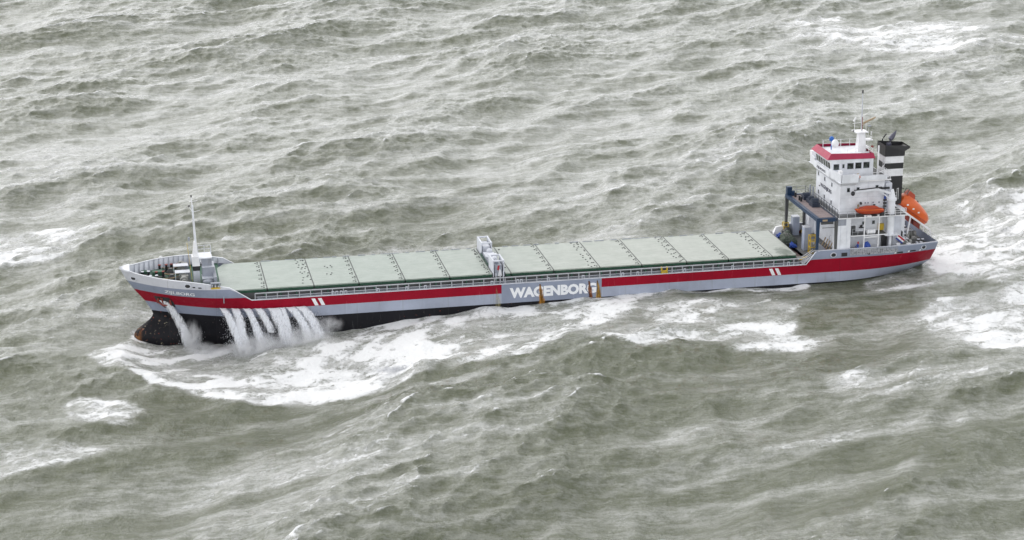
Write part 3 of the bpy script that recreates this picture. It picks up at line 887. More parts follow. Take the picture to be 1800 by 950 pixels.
m = MB(); m.tube([(8.3, -3.0, .75), (8.3, -2.4, .75)], .52, 16); m.tube([(8.3, -3.5, .75), (8.3, -3.0, .75)], .3, 12); m.box(8.0, 8.9, -2.3, -1.6, .15, 1.2); m.box(7.6, 9.2, -3.6, -1.5, .1, .25); m.build('windlass', 'winch_grey', ship, smooth=True)
m = MB(); m.tube([(8.2, 4.1, .75), (8.2, 4.6, .75)], .52, 16); m.tube([(8.2, 4.7, .75), (8.2, 5.1, .75)], .3, 12); m.box(8.2, 9.0, 3.3, 4.0, .15, 1.2); m.build('windlass', 'winch_grey', ship, smooth=True)
def bollards(x, y, z, n=2, d=.75, mat='dark_grey', capm='rust_red', h=.5):
    m = MB(); m.box(x - .3, x + .3 + d * (n - 1), y - .28, y + .28, z, z + .08)
    for i in range(n): m.tube([(x + i * d, y, z), (x + i * d, y, z + h)], .17, 10); m.tube([(x + i * d, y, z + h), (x + i * d, y, z + h + .08)], .22, 10, 1)
    return m.build('bollard', [mat, capm], ship)
bollards(3.0, 1.0, .6, 2, .8, 'black_paint', 'pale_grey'); bollards(4.0, -.9, .55, 2, .8, 'black_paint', 'pale_grey'); bollards(5.3, 2.9, .5, 2, .9, 'black_paint', 'rust_red', .8); bollards(4.8, .2, .5, 2, .9, 'black_paint', 'rust_red', .7)
bollards(6.9, 4.3, .4, 2, .8, 'black_paint', 'rust_red'); bollards(8.9, -4.9, .15, 2, .6, 'dark_grey', 'pale_grey'); bollards(10.0, 5.4, .1, 1, .6, 'dark_grey', 'white_paint', .6); bollards(11.0, 5.4, .1, 1, .6, 'dark_grey', 'white_paint', .6)
MB().box(4.3, 5.6, 1.0, 2.1, .45, .95).build('deck_hatch', 'deck_green', ship)
MB().box(2.9, 3.6, 1.5, 2.3, .62, .95).build('deck_hatch', 'deck_green', ship)
m = MB(); m.hexa([(6.0, 1.2, .4), (7.1, 1.2, .35), (7.1, 2.3, .35), (6.0, 2.3, .4)], [(6.5, 1.5, 1.15), (6.9, 1.5, 1.15), (6.9, 2.0, 1.15), (6.5, 2.0, 1.15)]); m.build('chain_stopper', 'black_paint', ship)
m = MB(); m.hexa([(6.1, -1.4, .4), (7.2, -1.4, .35), (7.2, -.3, .35), (6.1, -.3, .4)], [(6.6, -1.1, 1.1), (7.0, -1.1, 1.1), (7.0, -.6, 1.1), (6.6, -.6, 1.1)]); m.build('chain_stopper', 'black_paint', ship)
m = MB(); m.tube([(5.2, 1.6, .62), (6.3, .4, .75), (7.8, -.2, .9)], .07, 6); m.tube([(5.6, -1.1, .62), (6.9, -1.3, .72), (8.2, -1.0, .95)], .07, 6); m.tube([(5.6, 3.4, .8), (6.8, 3.0, .7), (8.0, 2.9, .95)], .06, 6)
m.build('mooring_rope', 'rope', ship)
m = MB(); m.ell((5.4, -2.1, .62), (.42, .42, .3), 12, 6); m.build('vent_cowl', 'cover', ship)
coil = thing('rope_coil', 'pale coil of rope on the forecastle deck beside the windlass', 'rope', (8.9, -3.9, .2))
m = MB()
for k in range(4): m.tube([(8.9 + (.42 - .03 * k) * math.cos(a_ * math.pi / 8), -3.9 + (.32 - .03 * k) * math.sin(a_ * math.pi / 8), .28 + .11 * k) for a_ in range(17)], .07, 6, caps=False)
m.build('rope', 'pale_grey', coil)

# foremast: casing, tapered housing, pole and lamps
m = MB()
m.hexa([(9.55, -1.9, -.05), (10.45, -1.9, -.05), (10.45, -.9, -.05), (9.55, -.9, -.05)], [(9.6, -1.9, 1.7), (10.4, -1.9, 1.7), (10.4, -.9, 1.7), (9.6, -.9, 1.7)], 1)
fm_ = m.build('foremast', ['white_paint', 'pale_grey'], ship)
m = MB(); m.hexa([(9.5, -2.0, 2.35), (10.5, -2.0, 2.35), (10.5, -.5, 2.35), (9.5, -.5, 2.35)], [(9.45, -1.9, 3.6), (10.35, -1.9, 3.6), (10.35, -.5, 3.6), (9.45, -.5, 3.6)])
m.hexa([(9.6, -1.6, 3.6), (10.3, -1.6, 3.6), (10.3, -.6, 3.6), (9.6, -.6, 3.6)], [(9.85, -1.15, 5.5), (10.2, -1.15, 5.5), (10.2, -.85, 5.5), (9.85, -.85, 5.5)])
m.build('mast_housing', 'white_clean', fm_)
MB().box(9.52, 10.48, -1.95, -.55, 1.7, 2.348).build('housing_opening', 'black_paint', fm_)
MB().tube([(10.1, -1.0, 4.6), (9.9, -1.0, 10.4)], [.16, .13], 12).build('mast_pole', 'white_paint', fm_, smooth=True)
MB().tube([(9.88, -1.0, 10.4), (9.82, -1.0, 11.5)], [.10, .06], 8).build('topmast', 'white_clean', fm_)
MB().box(9.73, 9.91, -1.09, -.91, 11.5, 11.8).build('mast_light', 'black_paint', fm_)
m = MB(); m.beam((9.6, -1.0, 10.9), (10.6, -1.0, 11.0), .06); m.beam((9.85, -1.0, 9.6), (9.5, -1.0, 10.2), .07); m.beam((10.0, -1.0, 9.5), (10.9, -1.0, 9.7), .05); m.build('yard', 'white_clean', fm_)
MB().box(9.38, 9.58, -1.1, -.9, 10.2, 10.45).build('mast_light', 'dark_grey', fm_)
MB().box(9.1, 9.35, -1.5, -1.2, 5.7, 6.2).build('mast_light', 'mid_grey', fm_)
m = MB()
for yy in (-1.6, -1.25): m.beam((9.42, yy, .0), (8.95, yy, 5.4), .05)
for k in range(16): m.beam((9.41 - k * .029, -1.6, .1 + k * .33), (9.41 - k * .029, -1.25, .1 + k * .33), .04)
m.build('ladder', 'yellow', fm_)
# platform and vent house aft of the mast
m = MB(); m.box(10.3, 12.1, -1.9, .6, 3.28, 3.42); pf = m.build('mast_platform', 'white_paint', ship)
rail_run(pf, [(10.4, .55, 3.42), (12.05, .55, 3.42), (12.05, -.3, 3.42)], 1.0, 'pale_grey', .85, (1.0, .5), .03)
m = MB(); m.box(10.75, 12.05, -1.75, .4, 2.2, 3.28); m.build('vent_house', 'mid_grey', ship)
m = MB(); m.box(10.75, 12.3, -2.3, .2, .9, 2.2, 0); m.box(10.7, 12.35, -2.35, .25, 2.2, 2.26, 1); m.build('vent_house', ['mid_grey', 'pale_grey'], ship)
m = MB(); m.box(10.7, 12.3, -3.2, -1.2, -.1, .9, 0); m.box(10.65, 12.35, -3.25, -1.2, .9, .97, 1); m.build('vent_house', ['mid_grey', 'pale_grey'], ship)
m = MB(); m.ell((11.4, -3.9, .75), (.7, .45, .3), 14, 8, -.4); m.tube([(11.4, -3.9, -.1), (11.4, -3.9, .7)], .4, 12); m.build('mushroom_vent', 'mid_grey', ship, smooth=True)
m = MB(); m.box(12.1, 12.5, -4.6, .5, -.1, 1.5); m.build('breakwater', 'mid_grey', ship)
for py in (-4.6, -3.0): MB().tube([(12.95 + (.25 if py < -4 else 0), py, 0.0), (12.95 + (.25 if py < -4 else 0), py, .05)], .12, 7).build('lashing_socket', 'dark_grey', ship)

# ---- cross-deck frames amidships
m = MB()
def open_frame(y0, y1):
    m = MB(); a, b = 49.0, 50.55; zt = 1.75; zb = -.7; w = .14
    for xx in (a, b - w):
        for yy in (y0, y1 - w): m.box(xx, xx + w, yy, yy + w, zb, zt - .16)
    for yy in (y0, y1 - .2): m.box(a, b, yy, yy + .2, zt - .16, zt)
    for xx in (a, b - .2): m.box(xx, xx + .2, y0 + .2, y1 - .2, zt - .16, zt)
    m.box(a, a + .03, y0 + w, y1 - w, zb, zt - .16); m.box(b - .03, b, y0 + w, y1 - w, zb, zt - .5)
    return m.build('cross_deck_frame', 'pale_grey', ship)
f1_ = open_frame(-5.9, -2.9); f2_ = open_frame(2.7, 5.9)
m = MB(); m.box(49.3, 50.3, -5.6, -3.0, -.6, 1.0); m.box(49.5, 49.9, -4.9, -4.3, 1.0, 1.45); m.build('vent_box', 'mid_grey', f1_)
MB().tube([(49.85, -5.5, .95), (49.75, -5.5, .35)], .17, 8).build('fire_hose_reel', 'flag_red', f1_)
m = MB(); m.hexa([(49.7, -5.7, -.5), (50.3, -5.7, -.5), (50.3, -5.2, -.5), (49.7, -5.2, -.5)], [(49.9, -5.7, .4), (50.1, -5.7, .4), (50.1, -5.2, .4), (49.9, -5.2, .4)]); m.build('sack', 'white_clean', f1_)
m = MB(); m.box(49.3, 50.3, 3.0, 5.6, -.6, 1.1); m.build('vent_box', 'pale_grey', f2_)
m = MB(); m.box(49.15, 50.35, -2.6, 2.5, -.9, .55, 1); m.box(49.1, 50.5, -.6, 1.6, .55, .72); m.box(49.3, 50.5, -1.3, -.4, .6, 1.15); m.ell((50.0, 1.9, .8), (.42, .42, .35), 12, 6); m.ell((50.0, -1.8, .8), (.4, .5, .35), 12, 6)
m.build('cross_deck_house', ['pale_grey', 'mid_grey'], ship)
m = MB()
for yy in (-2.4, -1.4, -.4, .6, 1.6, 2.4): m.beam((48.95, yy, -.5), (48.95, yy + .25, .35), .1)
m.tube([(48.96, -2.6, .2), (48.96, 2.6, .1)], .06, 6); m.build('pipe_bracket', 'deck_green', ship)
m = MB(); m.beam((49.35, -6.2, -1.3), (49.35, -6.2, .1), .1); m.beam((50.35, -6.2, -1.3), (50.35, -6.2, .3), .1); m.beam((49.9, -6.3, -1.3), (49.9, -6.3, -.3), .12); m.build('post', 'pale_grey', ship)

# ------------------------------------------------------------------ superstructure
MB().box(98.0, 104.4, -4.85, 4.85, -.45, 9.6).build('deckhouse', 'white_paint', ship)
dh = [o for o in ship.children if o.name == 'deckhouse'][0]
def win(x0, x1, z0, z1, y, parent, frame=.05, mat='glass', name='window'):
    """window in a port-facing wall: proud frame, sunken-looking pane"""
    m = MB()
    m.box(x0 - frame, x1 + frame, y - .035, y + .02, z1, z1 + frame, 1); m.box(x0 - frame, x1 + frame, y - .035, y + .02, z0 - frame, z0, 1)
    m.box(x0 - frame, x0, y - .035, y + .02, z0, z1, 1); m.box(x1, x1 + frame, y - .035, y + .02, z0, z1, 1)
    m.box(x0, x1, y - .012, y + .02, z0, z1, 0)
    return m.build(name, [mat, 'pale_grey'], parent)
def fwin(y0, y1, z0, z1, x, parent, frame=.05, name='window'):
    m = MB()
    m.box(x - .035, x + .02, y0 - frame, y1 + frame, z1, z1 + frame, 1); m.box(x - .035, x + .02, y0 - frame, y1 + frame, z0 - frame, z0, 1)
    m.box(x - .035, x + .02, y0 - frame, y0, z0, z1, 1); m.box(x - .035, x + .02, y1, y1 + frame, z0, z1, 1)
    m.box(x - .012, x + .02, y0, y1, z0, z1, 0)
    return m.build(name, ['glass', 'pale_grey'], parent)
for yy, zz in ((3.96, 8.65), (1.37, 8.5), (-1.5, 8.4), (3.64, 6.05), (1.27, 5.95), (-1.5, 5.85)):
    fwin(yy - .22, yy + .18, zz - .28, zz + .28, 98.0, dh)
for yy in (3.3, 0.3): MB().box(97.9, 98.0, yy - .12, yy + .12, 6.95, 7.1).build('lamp', 'dark_grey', dh)
for x0_, x1_, z0_, z1_ in ((98.95, 99.35, 8.15, 8.72), (100.35, 100.75, 8.2, 8.75), (103.1, 103.5, 8.35, 8.9), (102.85, 103.2, 5.7, 6.2), (102.85, 103.25, 3.35, 3.85), (101.4, 101.75, 3.35, 3.8)):
    win(x0_, x1_, z0_, z1_, -4.85, dh)
# plating seams, scuttles and small fittings on the side wall
m = MB(); m.box(98.1, 104.3, -4.87, -4.85, 7.3, 7.34); m.box(98.1, 104.3, -4.87, -4.85, 5.75, 5.79); m.box(100.0, 100.03, -4.87, -4.85, 7.4, 9.5); m.box(102.0, 102.03, -4.87, -4.85, 5.0, 9.5); m.build('seam', 'pale_grey', dh)
m = MB(); m.ell((100.9, -5.3, 6.55), (.18, .2, .22), 10, 6); m.beam((100.9, -4.86, 6.6), (100.9, -5.2, 6.5), .07); m.build('floodlight', 'black_paint', dh)
m = MB(); m.beam((100.65, -4.9, 5.2), (100.62, -4.95, 6.0), .09); m.box(100.55, 100.8, -5.0, -4.88, 6.0, 6.3); m.build('hose_box', 'rope', dh)
m = MB(); m.ell((101.25, -5.0, 4.1 - .9), (.2, .15, .18), 8, 6); m.box(100.95, 101.6, -5.05, -4.86, 2.9, 3.02); m.build('floodlight', 'black_paint', dh)
MB().box(99.8, 100.4, -5.05, -4.86, 2.45, 3.25).build('locker', 'dark_grey', dh)
for xx in (102.0, 102.75, 103.6, 101.6): MB().box(xx, xx + .22, -4.9, -4.86, 6.35, 6.55).build('lamp', 'mid_grey', dh)
m = MB(); m.beam((102.6, -4.9, 5.0), (102.6, -4.9, 6.6), .04); m.beam((101.9, -4.9, 5.0), (101.9, -4.9, 6.3), .03); m.build('pipe', 'pale_grey', dh)
# lettering on the front, dark blue-black
uv, fs = text_shape('WAGENBORG', .03)
m = MB(); m._add([(97.975, 3.0 - u * 4.5, 7.05 + w * .55 - u * .05) for u, w in uv], fs); m.build('lettering', 'print_black', dh)
# lower port wing of the house with its grey panel
m = MB(); m.box(97.2, 99.1, -6.62, -4.85, -.45, 4.86); lw = m.build('stair_house', 'white_paint', ship)
MB().box(97.22, 98.38, -6.65, -6.62, 3.9, 4.84).build('panel', 'mid_grey', lw)
m = MB(); m.box(98.5, 98.53, -6.65, -6.62, .2, 3.8); m.box(97.6, 97.63, -6.65, -6.62, .2, 3.8); m.build('seam', 'pale_grey', lw)
MB().box(97.2, 99.1, 4.85, 6.62, -.45, 4.86).build('stair_house', 'white_paint', ship)
# decks
def slab_deck(name, x0, x1, y0, y1, z, t=.12, mats=('white_clean', 'dark_grey')):
    m = MB(); m.box(x0, x1, y0, y1, z - t, z, 0); m.box(x0 + .08, x1 - .08, y0 + .08, y1 - .08, z + .001, z + .012, 1)
    return m.build(name, list(mats), ship)
slab_deck('boat_deck', 97.15, 107.2, -6.85, 6.85, 5.0)
slab_deck('side_deck', 99.1, 104.45, -6.85, -4.85, 2.42)
slab_deck('side_deck', 99.1, 104.45, 4.85, 6.85, 2.42)
slab_deck('bridge_deck', 99.3, 105.2, -5.2, 5.2, 9.78, .18)
rail_run(ship, [(99.2, -6.75, -.45 + .9), (105.8, -6.7, .45)], .02, 'rail_grey', 1.1, (1.0,), .03)
# after house under the crane and funnel
MB().box(104.4, 108.2, -3.6, 3.6, -.45, 4.86).build('after_house', 'white_paint', ship)
MB().box(104.6, 105.5, -4.9, -3.7, 5.012, 9.1).build('casing', 'pale_grey', ship)
MB().box(105.95, 107.15, -5.0, -3.62, -.45, 4.85).build('crane_house', 'pale_grey', ship)
# wheelhouse with its leaning front, windows, red visor roof
m = MB()
m.hexa([(97.35, -3.1, 9.78), (103.3, -3.1, 9.78), (103.3, 3.1, 9.78), (97.35, 3.1, 9.78)], [(97.0, -3.1, 12.4), (103.3, -3.1, 12.4), (103.3, 3.1, 12.4), (97.0, 3.1, 12.4)])
wh = m.build('wheelhouse', 'white_paint', ship)
for x0_, x1_, z0_, z1_ in ((97.5, 98.3, 10.92, 11.72), (98.78, 99.08, 11.12, 11.66), (99.5, 100.4, 10.96, 11.78), (100.68, 101.55, 10.96, 11.8), (101.85, 102.72, 10.98, 11.82)):
    win(x0_, x1_, z0_, z1_, -3.1, wh, .07)
for k in range(6):
    y0_ = -2.75 + k * .96
    m = MB()
    def fx(z): return 97.35 - (z - 9.78) / 2.62 * .35
    zz0, zz1 = 10.95, 11.85
    m._add([(fx(zz0) - .03, y0_, zz0), (fx(zz0) - .03, y0_ + .74, zz0), (fx(zz1) - .03, y0_ + .74, zz1), (fx(zz1) - .03, y0_, zz1)], [(0, 1, 2, 3)])
    m.build('window', 'glass', wh)
m = MB()
lo = [(96.5, -3.28, 12.42), (103.5, -3.28, 12.32), (103.5, 3.4, 12.32), (96.5, 3.4, 12.42)]
hi = [(97.2, -2.85, 13.2), (103.35, -2.85, 13.0), (103.35, 2.95, 13.0), (97.2, 2.95, 13.2)]
m._add(lo + hi, [(0, 1, 5, 4), (1, 2, 6, 5), (2, 3, 7, 6), (3, 0, 4, 7)], 0)
m._add(lo, [(0, 1, 2, 3)], 1)
m._add([(97.2, -2.85, 12.75), (103.35, -2.85, 12.7), (103.35, 2.95, 12.7), (97.2, 2.95, 12.75)], [(3, 2, 1, 0)], 1)
m.build('roof', ['roof_red', 'white_paint'], wh)
# bridge wings: box parapets out to the sides, raked front screen
for s in (-1, 1):
    m = MB()
    yo, yi = s * 6.3, s * 3.1
    m._add([(97.05, yi, 9.85), (97.5, yo, 9.9), (97.5, yo, 11.0), (97.0, yi, 11.15), (97.2, yi, 9.85), (97.62, yo - s * .12, 9.9), (97.62, yo - s * .12, 11.0), (97.12, yi, 11.15)],
           [(0, 1, 2, 3), (7, 6, 5, 4), (3, 2, 6, 7), (0, 4, 5, 1)])
    m.box(97.6, 100.1, min(yo, yo - s * .1), max(yo, yo - s * .1), 9.85, 10.98)
    m.box(97.3, 100.15, min(yo, yi), max(yo, yi), 9.79, 9.86)
    m.box(100.02, 100.12, min(yo, yi * 1.3), max(yo, yi * 1.3), 9.86, 10.5)
    m.hexa([(98.0, s * 4.85, 9.1), (100.0, s * 4.85, 9.1), (100.0, s * 4.95, 9.1), (98.0, s * 4.95, 9.1)], [(97.6, s * 6.2, 9.79), (100.0, s * 6.2, 9.79), (100.0, s * 6.25, 9.79), (97.6, s * 6.25, 9.79)])
    m._add([(97.05, yi, 9.85), (97.5, yo, 9.9), (98.0, s * 4.85, 8.95), (98.0, s * 3.1, 8.95)], [(0, 1, 2, 3)])
    m.build('bridge_wing', 'white_paint', ship)
m = MB(); m._add([(97.0, -3.1, 9.85), (97.0, 3.1, 9.85), (97.0, 3.1, 10.85), (97.0, -3.1, 10.85), (98.0, -3.1, 8.95), (98.0, 3.1, 8.95)], [(0, 1, 2, 3), (0, 4, 5, 1)]); m.box(97.0, 97.36, -3.1, 3.1, 10.8, 10.86)
scr = m.build('front_screen', 'white_paint', ship)
uv, fs = text_shape('ZIJLBORG', .04)
m = MB(); m._add([(96.975, 2.2 - u * 3.6, 10.0 + w * .42) for u, w in uv], fs); m.build('lettering', 'print_black', scr)
m = MB(); m.box(97.45, 97.95, -5.6, -5.0, 10.4, 11.35); m.build('searchlight', 'white_clean', ship)
m = MB(); m.box(97.3, 97.9, 5.2, 6.0, 10.9, 11.6); m.build('searchlight', 'white_clean', ship)
m = MB(); m.box(100.2, 104.6, -5.25, -5.15, 9.8, 10.42); m.build('bulwark_panel', 'white_paint', ship)
ring = thing('life_ring', 'orange life ring hanging on the aft end of the port bridge wing', 'life ring', (100.3, -5.35, 10.3))
m = MB(); m.tube([(100.29 + .27 * math.cos(a_ * math.pi / 8), -5.33, 10.32 + .27 * math.sin(a_ * math.pi / 8)) for a_ in range(17)], .075, 7, caps=False); m.build('ring', 'orange', ring, smooth=True)
m = MB(); m.box(100.24, 100.34, -5.43, -5.25, 10.5, 10.68); m.build('reflective_band', 'white_clean', ring)
m = MB(); m.box(100.16, 100.42, -5.27, -5.14, 9.88, 10.8); m.build('ring_bracket', 'rope', ship)
rail_run(ship, [(102.5, -5.1, 9.8), (105.1, -5.1, 9.8), (105.1, -2.0, 9.8)], 1.0, 'white_clean', .8, (1.0, .66, .33), .025)
m = MB(); m.box(98.1, 99.5, -5.0, -4.2, 10.0 - .1, 10.3); m.build('deck_box', 'dark_grey', ship)
# roof gear
m = MB(); m.ell((98.75, 0, 13.85), (.52, .52, .62), 16, 10, -.75); dome = m.build('satellite_dome', 'white_clean', ship, smooth=True)
m = MB(); m.ell((98.55, .9, 14.35), (.34, .34, .38), 14, 8); m.tube([(98.55, .9, 12.8), (98.55, .9, 14.1)], .07, 6, 0); m.build('satellite_dome', 'dome_blue', ship, smooth=True)
rail_run(ship, [(98.0, 2.6, 12.8), (103.2, 2.6, 12.75)], 1.0, 'white_clean', 1.3, (1.0, .5), .022)
rail_run(ship, [(99.6, -2.7, 12.75), (103.2, -2.7, 12.72), (103.2, 2.6, 12.72)], .95, 'white_clean', 1.2, (1.0, .5), .022)
# radar mast
m = MB(); m.hexa([(101.9, -.7, 12.7), (103.1, -.7, 12.7), (103.1, .5, 12.7), (101.9, .5, 12.7)], [(102.1, -.45, 15.4), (102.95, -.45, 15.4), (102.95, .4, 15.4), (102.1, .4, 15.4)])
rm = m.build('radar_mast', 'white_clean', ship)
m = MB(); m.box(101.45, 103.3, -.9, .9, 15.4, 15.5); m.box(102.9, 104.1, -.6, .6, 14.2, 14.3); m.box(102.2, 103.6, -.8, .5, 13.2, 13.3); m.build('platform', 'white_clean', rm)
MB().tube([(102.55, 0, 15.5), (102.45, 0, 21.0)], [.13, .05], 8).build('pole', 'pale_grey', rm)
MB().box(102.35, 102.55, -.1, .1, 20.85, 21.3).build('mast_light', 'dark_grey', rm)
MB().tube([(102.58, -.12, 15.6), (102.54, -.12, 17.5)], .05, 6).build('signal_pole', 'rust_red', rm)
m = MB(); m.tube([(102.6, -.6, 16.5), (102.6, -.6, 16.9)], .09, 6); m.hexa([(102.5, -1.3, 16.85), (104.9, .9, 17.0), (104.85, 1.05, 17.0), (102.45, -1.15, 16.85)], [(102.5, -1.3, 17.1), (104.9, .9, 17.18), (104.85, 1.05, 17.18), (102.45, -1.15, 17.1)]); m.build('radar_scanner', 'rope', rm)
m = MB(); m.tube([(101.5, 0, 15.5), (101.5, 0, 16.9)], .04, 6); m.beam((101.35, 0, 16.9), (101.65, 0, 17.5), .16); m.beam((101.2, 0, 16.6), (102.5, 0, 16.7), .05); m.tube([(103.2, 0, 15.5), (103.2, 0, 16.6)], .04, 6); m.beam((102.5, 0, 16.4), (103.8, 0, 16.5), .05); m.build('aerial_frame', 'white_clean', rm)
MB().ell((103.6, -.2, 16.2), (.28, .28, .1), 10, 6).build('aerial', 'mid_grey', rm)
MB().ell((101.2, -.4, 15.65), (.12, .12, .12), 8, 6).build('horn', 'black_paint', rm)
m = MB()
for xx, zz in ((101.7, 14.0), (103.8, 15.0), (103.8, 14.3)): m.box(xx - .06, xx + .06, -.6, -.48, zz, zz + .5)
m.build('navigation_lamp', 'white_clean', rm)
MB().ell((103.9, -.9, 13.4), (.22, .22, .18), 8, 6).build('aerial', 'rust_red', rm)
m = MB()
for xx, hh in ((97.6, 1.4), (104.3, 2.6), (100.2, 1.2), (99.4, 1.6)): m.tube([(xx, 1.8, 12.75), (xx, 1.8, 12.75 + hh)], .022, 5)
m.build('whip_aerial', 'white_clean', ship)
MB().tube([(104.05, -2.9, 9.8), (104.05, -2.9, 14.0)], .12, 8).build('vent_pipe', 'white_clean', ship)

# ---- funnel
m = MB()
def fun(z0, z1, mi, x0=105.72, x1=108.45, w=1.4): m.box(x0, x1, -w, w, z0, z1, mi)
fun(5.0, 9.1, 0); fun(9.1, 10.15, 1); fun(10.15, 10.98, 0); fun(10.98, 11.95, 1); fun(11.95, 12.25, 0)
fn = m.build('funnel', ['black_paint', 'white_clean'], ship)
m = MB()
bot = [(105.62, -1.5, 11.97), (108.5, -1.5, 11.97), (108.5, 1.5, 11.97), (105.62, 1.5, 11.97)]
m._add([(105.6, -1.5, 12.0), (108.55, -1.5, 12.0), (108.55, -1.5, 12.65), (109.4, -1.4, 13.12), (109.25, -1.4, 13.3), (105.6, -1.5, 13.6),
        (105.6, 1.5, 12.0), (108.55, 1.5, 12.0), (108.55, 1.5, 12.65), (109.4, 1.4, 13.12), (109.25, 1.4, 13.3), (105.6, 1.5, 13.6)],
       [(0, 1, 2, 3, 4, 5), (11, 10, 9, 8, 7, 6), (0, 5, 11, 6), (1, 7, 8, 2), (2, 8, 9, 3), (3, 9, 10, 4), (0, 6, 7, 1)])
m._add([(105.7, -1.4, 12.9), (109.1, -1.35, 12.9), (109.1, 1.35, 12.9), (105.7, 1.4, 12.9)], [(0, 1, 2, 3)])
m._add([(105.7, -1.4, 13.58), (109.2, -1.32, 13.28), (109.1, -1.35, 12.9), (105.7, -1.4, 12.9), (105.7, 1.4, 13.58), (109.2, 1.32, 13.28), (109.1, 1.35, 12.9), (105.7, 1.4, 12.9)], [(0, 1, 2, 3), (7, 6, 5, 4), (0, 3, 7, 4)])
m.build('funnel_cap', 'black_paint', fn)
m = MB(); m.tube([(106.55, -.3, 12.9), (106.6, -.3, 13.6), (106.8, -.3, 14.2), (107.2, -.3, 14.75), (107.62, -.3, 15.4)], [.36, .37, .38, .30, .03], 14); m.build('exhaust_pipe', 'exhaust', fn, smooth=True)
m = MB(); m.tube([(105.95, .6, 12.9), (105.98, .6, 14.0), (106.15, .6, 14.3), (106.5, .6, 14.75)], .10, 8); m.build('exhaust_pipe', 'black_paint', fn)
m = MB()
for k in range(9): m.beam((105.66, -1.25, 6.0 + k * .62), (105.66, -.75, 6.0 + k * .62), .05)
m.beam((105.64, -1.25, 5.5), (105.64, -1.25, 11.6), .05); m.beam((105.64, -.75, 5.5), (105.64, -.75, 11.6), .05); m.build('ladder', 'white_clean', fn)
m = MB(); m.beam((104.9, -2.0, 10.3), (105.7, -1.3, 10.9), .06); m.beam((104.9, -2.0, 10.0), (105.7, -1.4, 9.6), .06); m.beam((104.6, -1.8, 9.9), (105.6, -1.3, 9.95), .2, .06); m.beam((104.7, -2.2, 10.7), (105.7, -1.5, 10.2), .05); m.build('funnel_bracket', 'white_clean', fn)

# ---- deck crane
m = MB(); m.tube([(105.15, -5.9, 2.1), (105.15, -5.9, 7.0)], .50, 20); m.tube([(105.2, -5.9, -.45), (105.2, -5.9, 2.1)], .22, 14); m.box(104.2, 106.2, -6.6, -5.2, 2.02, 2.1)
dc = m.build('deck_crane', 'white_paint', ship, smooth=True)
m = MB(); m.tube([(105.15, -5.9, 6.95), (105.15, -5.9, 7.25)], .68, 18); m.tube([(105.15, -5.9, 7.25), (105.15, -5.9, 8.5)], [.55, .2], 12); m.build('slewing_cap', 'white_paint', dc, smooth=True)
m = MB(); m.beam((105.15, -6.1, 7.9), (103.0, -5.9, 8.62), .26, .32); m.beam((103.0, -5.9, 8.62), (99.9, -5.6, 8.35), .2, .26); m.beam((104.9, -6.0, 7.1), (103.3, -5.9, 8.4), .14); m.build('jib', 'white_paint', dc)
m = MB(); m.tube([(103.6, -5.95, 8.9), (99.7, -5.6, 8.55)], .07, 6); m.box(103.2, 104.7, -6.05, -5.75, 8.6, 8.85); m.build('hoist_cylinder', 'black_paint', dc)
m = MB(); m.ell((99.55, -5.6, 8.1), (.30, .26, .33), 12, 8); m.build('hook_block', 'black_paint', dc, smooth=True)
m = MB()
for k in range(3): m.tube([(105.3 + .3 * math.cos(a), -5.9 + .62 * math.sin(a) * 0 - .55, 7.3 + k * .4) for a in (0, 1, 2, 3)], .02, 4)
m.beam((105.75, -6.1, 7.0), (105.75, -6.1, 8.6), .04); m.beam((106.05, -5.9, 7.0), (106.05, -5.9, 8.6), .04); m.beam((105.75, -6.1, 8.6), (106.05, -5.9, 8.6), .04)
m.build('crane_ladder', 'white_clean', dc)
m = MB(); m.ell((104.35, -5.4, 7.2), (.16, .15, .25), 8, 6); m.build('cable_bundle', 'tarp_blue', dc)
m = MB()
for k in range(4): m.box(104.3, 104.75, -5.1, -4.9, 5.3 + k * .45, 5.5 + k * .45)
m.build('valve_rack', 'dark_grey', ship)

# ---- boat davit posts and life-raft shelf
dv = None
for xx in (101.0, 103.1):
    m = MB(); m.beam((xx, -6.8, -.4), (xx, -6.8, 4.85), .13)
    if dv is None: dv = m.build('davit_post', 'white_clean', ship); d0 = xx
    else: copy_part(dv, ship, (xx - d0, 0, 0))
m = MB(); m.beam((100.95, -6.86, 2.1), (103.15, -6.86, 2.1), .12); m.build('davit_rail', 'white_clean', ship)
m = MB(); m.beam((101.1, -6.6, 5.0), (101.1, -6.6, 5.2), .25); m.beam((103.0, -6.6, 5.0), (103.0, -6.6, 5.2), .25); m.box(101.3, 101.9, -6.95, -6.5, 4.95, 5.2); m.build('boat_chock', 'white_clean', ship)
rail_run(ship, [(97.3, -6.75, 5.0), (99.6, -6.75, 5.0)], .9, 'rail_grey', 1.1, (1.0, .5), .025)
rail_run(ship, [(103.9, -6.75, 5.0), (107.0, -6.75, 5.0)], .95, 'white_clean', .8, (1.0, .66, .33), .025)
rail_run(ship, [(99.3, -6.75, 2.42), (100.9, -6.75, 2.42)], .9, 'rail_grey', .9, (1.0, .5), .02)
